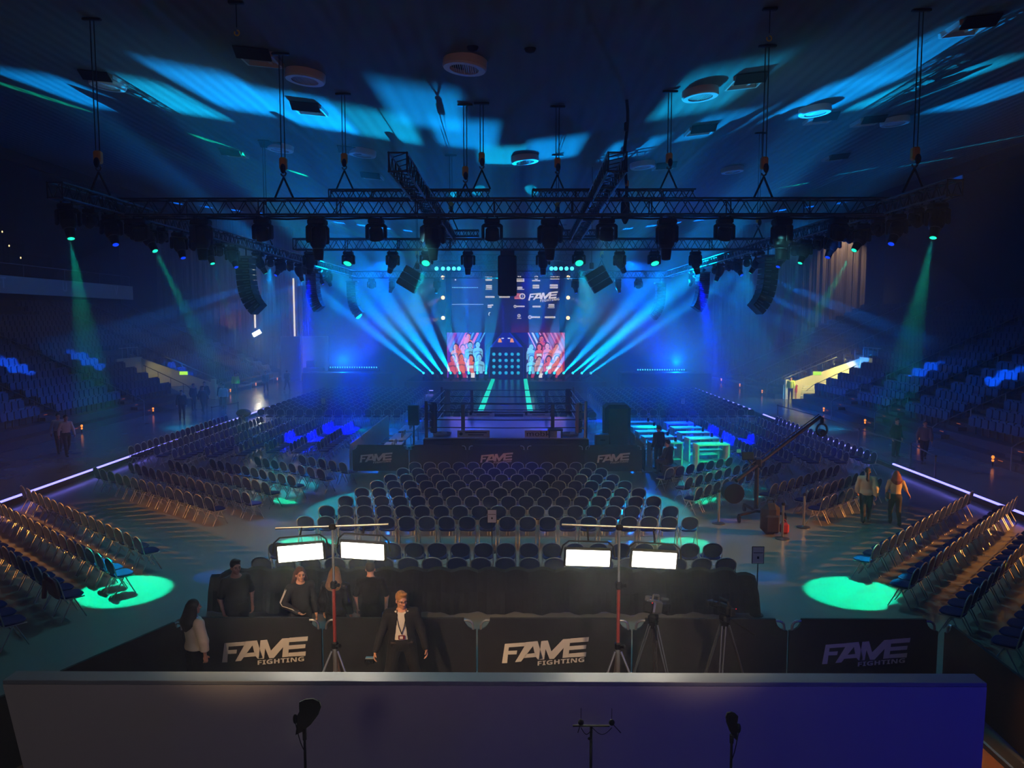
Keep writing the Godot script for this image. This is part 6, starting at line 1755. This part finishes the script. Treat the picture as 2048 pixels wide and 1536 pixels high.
func hand(out: Sh, wrist: Vector3, elbow: Vector3, sd: float, cell: float, xf: Transform3D, grip := 0.35) -> void:
	# palm, four fingers of unequal length bent at the knuckles, and a thumb from the side of the palm
	var d := (wrist - elbow).normalized()
	var side := Vector3(0, 0, 1)
	if absf(d.dot(side)) > 0.85: side = Vector3(sd, 0, 0)
	side = (side - d * side.dot(d)).normalized()     # towards the thumb
	var inn := d.cross(side).normalized()
	if inn.x * sd > 0.0: inn = -inn                    # the palm faces the body
	var n := Net.new(wrist - Vector3(0.14, 0.16, 0.14), wrist + Vector3(0.14, 0.14, 0.14), cell)
	var pb := Basis(side, d, side.cross(d))
	n.cap(wrist - d * 0.03, wrist + d * 0.02, 0.026, 0.026, 0.012)
	n.ell(wrist + d * 0.05, Vector3(0.042, 0.05, 0.016), 0.012, pb)
	var ln := [0.07, 0.08, 0.074, 0.058]
	for i in 4:
		var r := wrist + d * 0.088 + side * (0.03 - 0.02 * i)
		var dd := d
		var l: float = ln[i] / 3.0
		for k in 3:
			dd = (dd + inn * (grip + 0.06 * i)).normalized()
			n.cap(r, r + dd * l, 0.0095 - 0.001 * k, 0.009 - 0.001 * k, 0.006)
			r += dd * l
	var tr := wrist + d * 0.035 + side * 0.034
	var td := (d * 0.6 + side * 0.7 + inn * 0.35).normalized()
	n.cap(tr, tr + td * 0.035, 0.013, 0.011, 0.008)
	n.cap(tr + td * 0.035, tr + td * 0.035 + (td + d * 0.5 + inn * 0.4).normalized() * 0.03, 0.011, 0.009, 0.006)
	n.mesh(out, xf)

func person(label: String, at: Vector3, yaw: float, h: float, pose: Dictionary, fit: Dictionary) -> Node3D:
	# the figure faces +z before it is turned by yaw
	var j := POSE.duplicate()
	for k in pose:
		if j.has(k): j[k] = pose[k]
	var cell: float = fit.get("cell", 0.03)
	var t := thing("person", label, "person", at, yaw)
	var sc := Transform3D(Basis.IDENTITY.scaled(Vector3.ONE * (h / 1.76)), Vector3.ZERO)
	var wide: float = fit.get("wide", 1.0)
	var lo := Vector3(9, 0, 9)
	var hi := Vector3(-9, 0, -9)
	for k in j:
		lo = lo.min(j[k]); hi = hi.max(j[k])
	lo -= Vector3(0.3, 0.1, 0.32); hi += Vector3(0.3, 0.05, 0.32)
	var hb := Basis(UP, float(pose.get("look", 0.0))) * Basis(Vector3.RIGHT, float(pose.get("nod", 0.0)))
	# body
	var b := Net.new(lo, Vector3(hi.x, 1.85, hi.z), cell)
	_torso(b, j, 0.0, wide)
	for s in ["l", "r"]:
		b.cap(j["sh" + s], j["el" + s], 0.05, 0.04); b.cap(j["el" + s], j["wr" + s], 0.04, 0.027)
		b.cap(j["hp" + s], j["kn" + s], 0.085, 0.056); b.cap(j["kn" + s], j["an" + s], 0.054, 0.036)
		b.cap(j["an" + s] + Vector3(0, -0.03, 0), j["an" + s] + Vector3(0, -0.045, 0.15), 0.035, 0.028)
	b.cap(j.neck + Vector3(0, -0.05, 0), j.head + Vector3(0, -0.04, -0.02), 0.06, 0.055, 0.03)
	var out := Sh.new()
	b.mesh(out, sc)
	# head with a face, on its own finer grid
	var hc: float = clampf(cell * 0.42, 0.006, 0.014)
	var e: Vector3 = j.head
	var hn := Net.new(e - Vector3(0.14, 0.2, 0.16), e + Vector3(0.14, 0.16, 0.17), hc)
	hn.ell(e + hb * Vector3(0, 0.035, -0.012), Vector3(0.076, 0.095, 0.095), 0.02, hb)
	hn.ell(e + hb * Vector3(0, -0.045, 0.025), Vector3(0.056, 0.07, 0.066), 0.03, hb)
	hn.ell(e + hb * Vector3(0, -0.098, 0.062), Vector3(0.026, 0.018, 0.022), 0.02, hb)
	hn.cap(e + hb * Vector3(0, 0.015, 0.085), e + hb * Vector3(0, -0.028, 0.112), 0.009, 0.015, 0.012)
	hn.cap(e + hb * Vector3(-0.04, 0.028, 0.074), e + hb * Vector3(0.04, 0.028, 0.074), 0.012, 0.012, 0.014)
	for s in [-1.0, 1.0]:
		hn.ell(e + hb * Vector3(s * 0.079, -0.01, -0.008), Vector3(0.012, 0.032, 0.02), 0.008, hb)
		hn.ell(e + hb * Vector3(s * 0.04, -0.025, 0.065), Vector3(0.024, 0.02, 0.02), 0.02, hb)
	hn.cap(e + hb * Vector3(0, -0.06, -0.02), e + Vector3(0, -0.15, -0.03), 0.054, 0.056, 0.03)
	hn.mesh(out, sc)
	for s in ["l", "r"]:
		hand(out, j["wr" + s], j["el" + s], -1.0 if s == "l" else 1.0, clampf(cell * 0.3, 0.006, 0.01), sc, fit.get("grip", 0.3))
	var skin: Material = fit.get("skin", M.skin)
	part("body", out, skin, t)
	var kk := h / 1.76
	for s in [-1.0, 1.0]:
		part("eye", Sh.new().ell((e + hb * Vector3(s * 0.031, 0.002, 0.083)) * kk, Vector3(0.013, 0.008, 0.007) * kk, 8, 5, hb), M.black, t)
		part("eyebrow", Sh.new().ell((e + hb * Vector3(s * 0.033, 0.03, 0.086)) * kk, Vector3(0.02, 0.005, 0.006) * kk, 8, 4, hb), fit.get("hair_m", M.black), t)
	part("mouth", Sh.new().ell((e + hb * Vector3(0, -0.06, 0.083)) * kk, Vector3(0.022, 0.006, 0.008) * kk, 8, 4, hb), mt(Color(0.5, 0.22, 0.2), 0.6), t)
	# trousers
	var p := Net.new(lo, Vector3(hi.x, 1.2, hi.z), cell)
	p.ell(j.pelvis + Vector3(0, 0.02, 0), Vector3(0.178 * wide, 0.15, 0.135 * wide), 0.03)
	var lw: float = fit.get("leg", 1.0)
	for s in ["l", "r"]:
		p.cap(j["hp" + s], j["kn" + s], 0.105 * lw * wide, 0.075 * lw); p.cap(j["kn" + s], j["an" + s] + Vector3(0, 0.02, 0), 0.074 * lw, 0.058 * lw)
	p.cut(j.pelvis + Vector3(0, 0.1, 0), UP)
	var ps := Sh.new()
	p.mesh(ps, sc)
	part("trousers", ps, fit.get("bottom", M.cloth), t)
	# top with sleeves
	var q := Net.new(lo, Vector3(hi.x, 1.7, hi.z), cell)
	var g: float = fit.get("loose", 0.016)
	_torso(q, j, g, wide)
	var sl: float = fit.get("sleeve", 1.0)
	for s in ["l", "r"]:
		var a: Vector3 = j["sh" + s]
		var m: Vector3 = j["el" + s]
		var w: Vector3 = j["wr" + s]
		if sl <= 0.6: q.cap(a, a.lerp(m, sl / 0.6), 0.052 + g, 0.05 + g)
		else:
			q.cap(a, m, 0.052 + g, 0.046 + g); q.cap(m, m.lerp(w, (sl - 0.6) / 0.42), 0.046 + g, 0.034 + g)
	q.cut(Vector3(0, j.pelvis.y - float(fit.get("hem", 0.06)), 0), Vector3.DOWN)
	q.cut(j.neck + Vector3(0, 0.03, 0), (Vector3(0, 1, 0.45)).normalized())
	var qs := Sh.new()
	q.mesh(qs, sc)
	part(fit.get("top_name", "shirt"), qs, fit.get("top", M.cloth), t)
	# shoes
	for s in ["l", "r"]:
		var an: Vector3 = j["an" + s]
		part("shoe", Sh.new().ell((an + Vector3(0, -0.035, 0.06)) * kk, Vector3(0.05, 0.045, 0.135) * kk, 12, 6), fit.get("shoes", M.black), t)
	# hair
	var hm: Material = fit.get("hair_m", M.black)
	var style: String = fit.get("hair", "short")
	if style != "none":
		var hr := Net.new(e - Vector3(0.22, 0.62, 0.24), e + Vector3(0.22, 0.2, 0.2), maxf(hc, 0.009))
		hr.ell(e + hb * Vector3(0, 0.05, -0.022), Vector3(0.086, 0.098, 0.1), 0.02, hb)
		if style == "short":
			hr.ell(e + hb * Vector3(0.01, 0.115, 0.045), Vector3(0.06, 0.035, 0.045), 0.02, hb)
			hr.cut(e + hb * Vector3(0, 0.045, 0.062), hb * Vector3(0, -0.62, 0.78))
			hr.cut(e + hb * Vector3(0, -0.035, 0), hb * Vector3(0, -1, 0.15).normalized())
		else:
			var ln: float = fit.get("length", 0.35)
			var fat: float = fit.get("curl", 1.0)
			for i in 7:
				var an := PI * (0.08 + 0.84 * i / 6.0)
				var p0 := e + hb * Vector3(0.078 * cos(an), 0.03, -0.02 - 0.07 * sin(an))
				if style == "tail" and i != 3: continue
				var spread := 1.0 + 0.5 * fat if style == "long" else 0.4
				if style == "tail": p0 = e + hb * Vector3(0, 0.0, -0.11)
				hr.cap(p0, e + hb * Vector3(0.085 * cos(an) * spread, -ln * 0.55, -0.04 - 0.09 * sin(an) * fat), 0.034 * fat, 0.046 * fat, 0.03)
				hr.cap(e + hb * Vector3(0.085 * cos(an) * spread, -ln * 0.55, -0.04 - 0.09 * sin(an) * fat), e + hb * Vector3(0.08 * cos(an) * spread, -ln, -0.04 - 0.08 * sin(an) * fat), 0.046 * fat, 0.026 * fat, 0.03)
			hr.cut(e + hb * Vector3(0, 0.06, 0.066), hb * Vector3(0, -0.5, 0.86))
		var hs := Sh.new()
		hr.mesh(hs, sc)
		part("hair", hs, hm, t)
	return t

func _torso(n: Net, j: Dictionary, g: float, w: float) -> void:
	n.ell(j.chest + Vector3(0, 0.02, 0), Vector3((0.165 + g) * w, 0.225 + g, (0.108 + g) * w), 0.03)
	n.ell((j.chest + j.pelvis) / 2 + Vector3(0, 0.01, 0.01), Vector3((0.145 + g) * w, 0.2 + g, (0.1 + g) * w), 0.03)
	n.ell(j.pelvis + Vector3(0, 0.01, 0), Vector3((0.165 + g) * w, 0.14 + g, (0.112 + g) * w), 0.03)
	n.cap(j.shl, j.shr, 0.058 + g, 0.058 + g, 0.04)
	n.cap((j.shl + j.shr) / 2 + Vector3(0, 0.02, 0), j.neck + Vector3(0, 0.01, 0), 0.075 + g, 0.058 + g * 0.5, 0.04)

func people() -> void:
	var navy := mt(Color(0.055, 0.06, 0.085), 0.85)
	var blackc := mt(Color(0.03, 0.03, 0.035), 0.85)
	var white := mt(Color(0.8, 0.78, 0.75), 0.8)
	var blond := mt(Color(0.62, 0.43, 0.2), 0.7)
	var brown := mt(Color(0.09, 0.05, 0.03), 0.7)
	var redhair := mt(Color(0.42, 0.16, 0.06), 0.7)
	var hivis := mt(Color(0.75, 0.85, 0.1), 0.7)
	hivis.emission_enabled = false
	# man in the blazer
	var pm := {"shl": Vector3(-0.2, 1.41, 0), "shr": Vector3(0.2, 1.41, 0), "ell": Vector3(-0.31, 1.14, 0.0), "wrl": Vector3(-0.4, 0.87, 0.12), "elr": Vector3(0.3, 1.14, 0.0), "wrr": Vector3(0.37, 0.87, 0.1), "look": 0.45, "nod": 0.12, "hpl": Vector3(-0.11, 0.9, 0), "hpr": Vector3(0.11, 0.9, 0), "knl": Vector3(-0.2, 0.5, 0.05), "anl": Vector3(-0.26, 0.08, 0), "knr": Vector3(0.2, 0.5, 0.05), "anr": Vector3(0.25, 0.08, 0)}
	var m := person("man in a black blazer and white shirt with lanyard, facing the camera", Vector3(-1.16, 0.024, -11.35), 0.12, 1.76, pm, {"cell": 0.018, "top": white, "top_name": "shirt", "sleeve": 0.3, "bottom": blackc, "hair": "short", "hair_m": blond, "loose": 0.014, "wide": 1.08, "grip": 0.55})
	var jk := Net.new(Vector3(-0.62, 0.7, -0.4), Vector3(0.62, 1.62, 0.4), 0.018)
	var jj := POSE.duplicate()
	for k in pm:
		if jj.has(k): jj[k] = pm[k]
	_torso(jk, jj, 0.032, 1.1)
	for s in ["l", "r"]:
		jk.cap(jj["sh" + s], jj["el" + s], 0.08, 0.068); jk.cap(jj["el" + s], (jj["el" + s] as Vector3).lerp(jj["wr" + s], 0.93), 0.067, 0.053)
	# the open front: a wedge that widens downwards
	jk.cut(Vector3(0, 0.8, 0), Vector3.DOWN)
	jk.cut(Vector3(0, 1.49, 0.02), Vector3(0, 0.85, 0.5).normalized())
	var i := 0
	for y in jk.ny:
		for z in jk.nz:
			for x in jk.nx:
				var p := jk.o + Vector3(x, y, z) * jk.c
				if p.z > 0.03 and absf(p.x) < 0.2:
					var wd := 0.045 + (1.47 - p.y) * 0.13
					jk.f[i] = maxf(jk.f[i], minf(wd - absf(p.x + 0.01), p.z - 0.03))
				i += 1
	var js := Sh.new()
	jk.mesh(js, Transform3D.IDENTITY)
	part("blazer", js, blackc, m)
	for s in [-1.0, 1.0]:
		part("lanyard", Sh.new().tube([Vector3(s * 0.07, 1.5, 0.07), Vector3(s * 0.075, 1.42, 0.122), Vector3(s * 0.04, 1.26, 0.148), Vector3(0.0, 1.14, 0.152)], 0.006, 5), blackc, m)
	part("badge", Sh.new().rbox(Vector3(0.0, 1.09, 0.155), Vector3(0.1, 0.07, 0.008), 0.003), mt(Color(0.4, 0.05, 0.09), 0.5), m)
	part("badge_card", Sh.new().box(Vector3(-0.005, 1.09, 0.161), Vector3(0.05, 0.04, 0.002)), white, m)
	part("belt", Sh.new().rbox(Vector3(0, 0.985, 0.0), Vector3(0.36, 0.04, 0.26), 0.015), mt(Color(0.12, 0.07, 0.04), 0.5), m)
	part("glasses", Sh.new().tube([Vector3(-0.07, 1.635, 0.06), Vector3(-0.015, 1.635, 0.125), Vector3(0.04, 1.63, 0.13), Vector3(0.105, 1.635, 0.055)], 0.004, 5), M.black, m)
	var hc := thing("handheld_camera", "small silver and black camera in the blazer man's hand", "camera", Vector3(-1.64, 0.74, -11.2))
	part("body", Sh.new().rbox(Vector3.ZERO, Vector3(0.15, 0.08, 0.09), 0.015), M.black, hc)
	part("top_plate", Sh.new().rbox(Vector3(0, 0.045, 0), Vector3(0.13, 0.02, 0.07), 0.006), M.metal, hc)
	part("lens", Sh.new().cone(Vector3(-0.02, 0, 0.04), Vector3(-0.02, 0, 0.1), 0.03, 0.034, 12), M.black, hc)
	# woman in white by the left barrier, seen from behind
	var w := person("woman with long dark curly hair in a white jacket, seen from behind", Vector3(-4.38, 0.024, -11.25), PI - 0.75, 1.66, {"elr": Vector3(0.26, 1.14, 0.06), "wrr": Vector3(0.3, 0.92, 0.2), "ell": Vector3(-0.26, 1.13, 0.04)}, {"cell": 0.02, "top": mt(Color(0.82, 0.76, 0.66), 0.85), "top_name": "jacket", "loose": 0.034, "bottom": blackc, "hair": "long", "hair_m": brown, "length": 0.38, "curl": 1.35, "hem": 0.0})
	for s in [-1.0, 1.0]: part("stripe", Sh.new().tube([Vector3(s * 0.03 + 0.13, 1.3, -0.1), Vector3(s * 0.02 + 0.15, 1.1, -0.1), Vector3(s * 0.02 + 0.15, 0.93, -0.09)], 0.008, 5), blackc, w)
	# the group between barrier and drape
	person("broad man in a black t-shirt leaning at the barrier's left end", Vector3(-4.32, 0, -12.85), 0.75, 1.8, {"elr": Vector3(0.28, 1.13, 0.0), "wrr": Vector3(0.2, 0.95, 0.2), "ell": Vector3(-0.28, 1.13, 0), "wrl": Vector3(-0.26, 0.9, 0.1)}, {"cell": 0.022, "top": blackc, "sleeve": 0.5, "bottom": blackc, "hair": "short", "hair_m": brown, "wide": 1.22, "skin": mt(Color(0.62, 0.38, 0.3), 0.6)})
	var sw := person("woman in dark track jacket with three white sleeve stripes, hand on the barrier", Vector3(-3.15, 0, -12.75), 0.55, 1.7, {"ell": Vector3(-0.3, 1.12, 0.0), "wrl": Vector3(-0.12, 1.03, 0.26), "shl": Vector3(-0.19, 1.4, 0)}, {"cell": 0.022, "top": navy, "top_name": "jacket", "bottom": blackc, "hair": "long", "hair_m": mt(Color(0.28, 0.14, 0.08), 0.7), "length": 0.4})
	for k in 3: part("stripe", Sh.new().tube([Vector3(-0.245 - 0.004 * k, 1.36, 0.03 - 0.022 * k), Vector3(-0.355, 1.13, 0.03 - 0.022 * k), Vector3(-0.33 + 0.01 * k, 1.08, 0.05 - 0.01 * k), Vector3(-0.2 + 0.01 * k, 1.06 - 0.012 * k, 0.24)], 0.006, 5), white, sw)
	person("person in shiny dark puffer jacket with long light hair, back turned", Vector3(-2.55, 0, -12.8), PI - 0.2, 1.68, {}, {"cell": 0.022, "top": mt(Color(0.10, 0.09, 0.09), 0.2), "top_name": "jacket", "loose": 0.04, "bottom": blackc, "hair": "long", "hair_m": mt(Color(0.45, 0.33, 0.2), 0.7), "length": 0.36})
	person("person in black with bare forearms behind the left light stand", Vector3(-1.95, 0, -12.9), PI, 1.74, {"elr": Vector3(0.28, 1.13, 0.04), "ell": Vector3(-0.28, 1.13, 0.04)}, {"cell": 0.022, "top": blackc, "sleeve": 0.5, "bottom": blackc, "hair": "short", "hair_m": brown})
	# two women walking away on the right
	var walk := {"hpl": Vector3(-0.09, 0.9, 0), "knl": Vector3(-0.1, 0.5, 0.16), "anl": Vector3(-0.1, 0.09, 0.2), "knr": Vector3(0.1, 0.5, -0.06), "anr": Vector3(0.1, 0.13, -0.32), "elr": Vector3(0.25, 1.13, 0.08), "wrr": Vector3(0.24, 0.92, 0.22), "ell": Vector3(-0.25, 1.13, -0.1), "wrl": Vector3(-0.27, 0.88, -0.06)}
	person("woman in a white hoodie with dark ponytail walking in the right aisle", Vector3(11.0, 0, -21.9), PI - 0.35, 1.66, walk, {"cell": 0.026, "top": mt(Color(0.74, 0.72, 0.68), 0.9), "top_name": "hoodie", "loose": 0.04, "bottom": blackc, "leg": 1.15, "hair": "tail", "hair_m": brown, "length": 0.4})
	var rw := person("red-haired woman in a cream top walking beside the hooded woman", Vector3(11.7, 0, -21.6), PI - 0.2, 1.62, {"knr": Vector3(0.1, 0.5, 0.14), "anr": Vector3(0.07, 0.09, 0.18), "knl": Vector3(-0.09, 0.5, -0.04), "anl": Vector3(-0.08, 0.12, -0.26), "ell": Vector3(-0.3, 1.15, -0.02), "wrl": Vector3(-0.42, 0.98, 0.1), "elr": Vector3(0.27, 1.14, 0.0)}, {"cell": 0.026, "top": mt(Color(0.72, 0.66, 0.56), 0.9), "sleeve": 0.5, "bottom": blackc, "hair": "long", "hair_m": redhair, "length": 0.3})
	part("shoulder_bag", Sh.new().rbox(Vector3(0.22, 0.9, -0.05), Vector3(0.1, 0.22, 0.26), 0.04), blackc, rw)
	# left walkway
	person("man in white shirt and dark tie walking on the left walkway, nearer of two", Vector3(-19.2, 0, -32.6), 0.9, 1.84, walk, {"cell": 0.034, "top": white, "bottom": navy, "hair": "short", "hair_m": brown})
	person("man in white shirt on the left walkway, partly behind his companion", Vector3(-19.9, 0, -33.2), 0.8, 1.84, walk, {"cell": 0.034, "top": white, "bottom": navy, "hair": "short", "hair_m": brown})
	var gp := [[-19.5, -44.7, 0.4, 1.8, navy, "dark clothed man standing nearest the camera in the left passage group"], [-20.4, -50.2, 0.2, 1.86, blackc, "tall dark man in the left passage group, in front of the lit wall"], [-20.9, -49.6, 1.2, 1.78, navy, "dark jacketed man at the back of the left passage group"], [-19.6, -48.0, 0.9, 1.76, blackc, "striding man in dark clothes in the left passage group"], [-19.4, -50.6, 0.1, 1.72, navy, "slim dark person on the inner side of the left passage group"], [-18.9, -49.6, 0.3, 1.74, white, "person in a white top at the right of the passage group"], [-21.9, -59.8, 0.5, 1.78, hivis, "steward in a yellow vest beyond the left passage"], [-20.2, -62.0, 0.2, 1.76, navy, "silhouetted walker on the bright far left floor, first"], [-18.9, -63.5, 2.9, 1.76, blackc, "silhouetted walker on the bright far left floor, second"], [21.15, -56.0, -0.4, 1.76, hivis, "steward in a yellow jacket at the right passage entrance"], [17.25, -32.6, 0.3, 1.72, blackc, "person in wide black clothes on the right walkway"], [18.0, -31.7, -0.3, 1.74, mt(Color(0.36, 0.36, 0.36), 0.85), "person in a pale grey top on the right walkway"], [6.35, -29.9, -2.6, 1.78, blackc, "dark crew member standing at the ring's right barrier"]]
	for k in gp.size():
		var q = gp[k]
		person(q[5], Vector3(q[0], 0, q[1]), q[2], q[3], walk if k in [3, 7, 8, 11] else {}, {"cell": 0.042, "top": q[4], "bottom": navy, "hair": "short", "hair_m": brown, "loose": 0.03, "leg": 1.25 if k == 10 else 1.0})
	# seated crew member and chair behind the right ring barrier
	person("seated crew member in black beside the ring's right barrier", Vector3(6.55, 0, -28.7), -2.4, 1.78, {"pelvis": Vector3(0, 0.52, 0), "chest": Vector3(0, 0.86, 0.03), "neck": Vector3(0, 1.07, 0.05), "head": Vector3(0, 1.23, 0.09), "shl": Vector3(-0.19, 1.01, 0.04), "shr": Vector3(0.19, 1.01, 0.04), "ell": Vector3(-0.25, 0.75, 0.1), "elr": Vector3(0.25, 0.75, 0.1), "wrl": Vector3(-0.14, 0.66, 0.32), "wrr": Vector3(0.14, 0.66, 0.32), "hpl": Vector3(-0.1, 0.5, 0.02), "hpr": Vector3(0.1, 0.5, 0.02), "knl": Vector3(-0.14, 0.52, 0.44), "knr": Vector3(0.14, 0.52, 0.44), "anl": Vector3(-0.14, 0.08, 0.42), "anr": Vector3(0.14, 0.08, 0.42)}, {"cell": 0.034, "top": blackc, "bottom": blackc, "hair": "short", "hair_m": brown, "loose": 0.03})
	var fc := thing("flight_case", "black flight case used as a seat at the ring's right barrier", "case", Vector3(6.6, 0, -28.75), -2.4)
	part("box", Sh.new().rbox(Vector3(0, 0.19, -0.05), Vector3(0.5, 0.38, 0.45), 0.02), M.black, fc)
	part("corner_strip", Sh.new().rbox(Vector3(0, 0.375, -0.05), Vector3(0.51, 0.02, 0.46), 0.006), M.steel, fc)
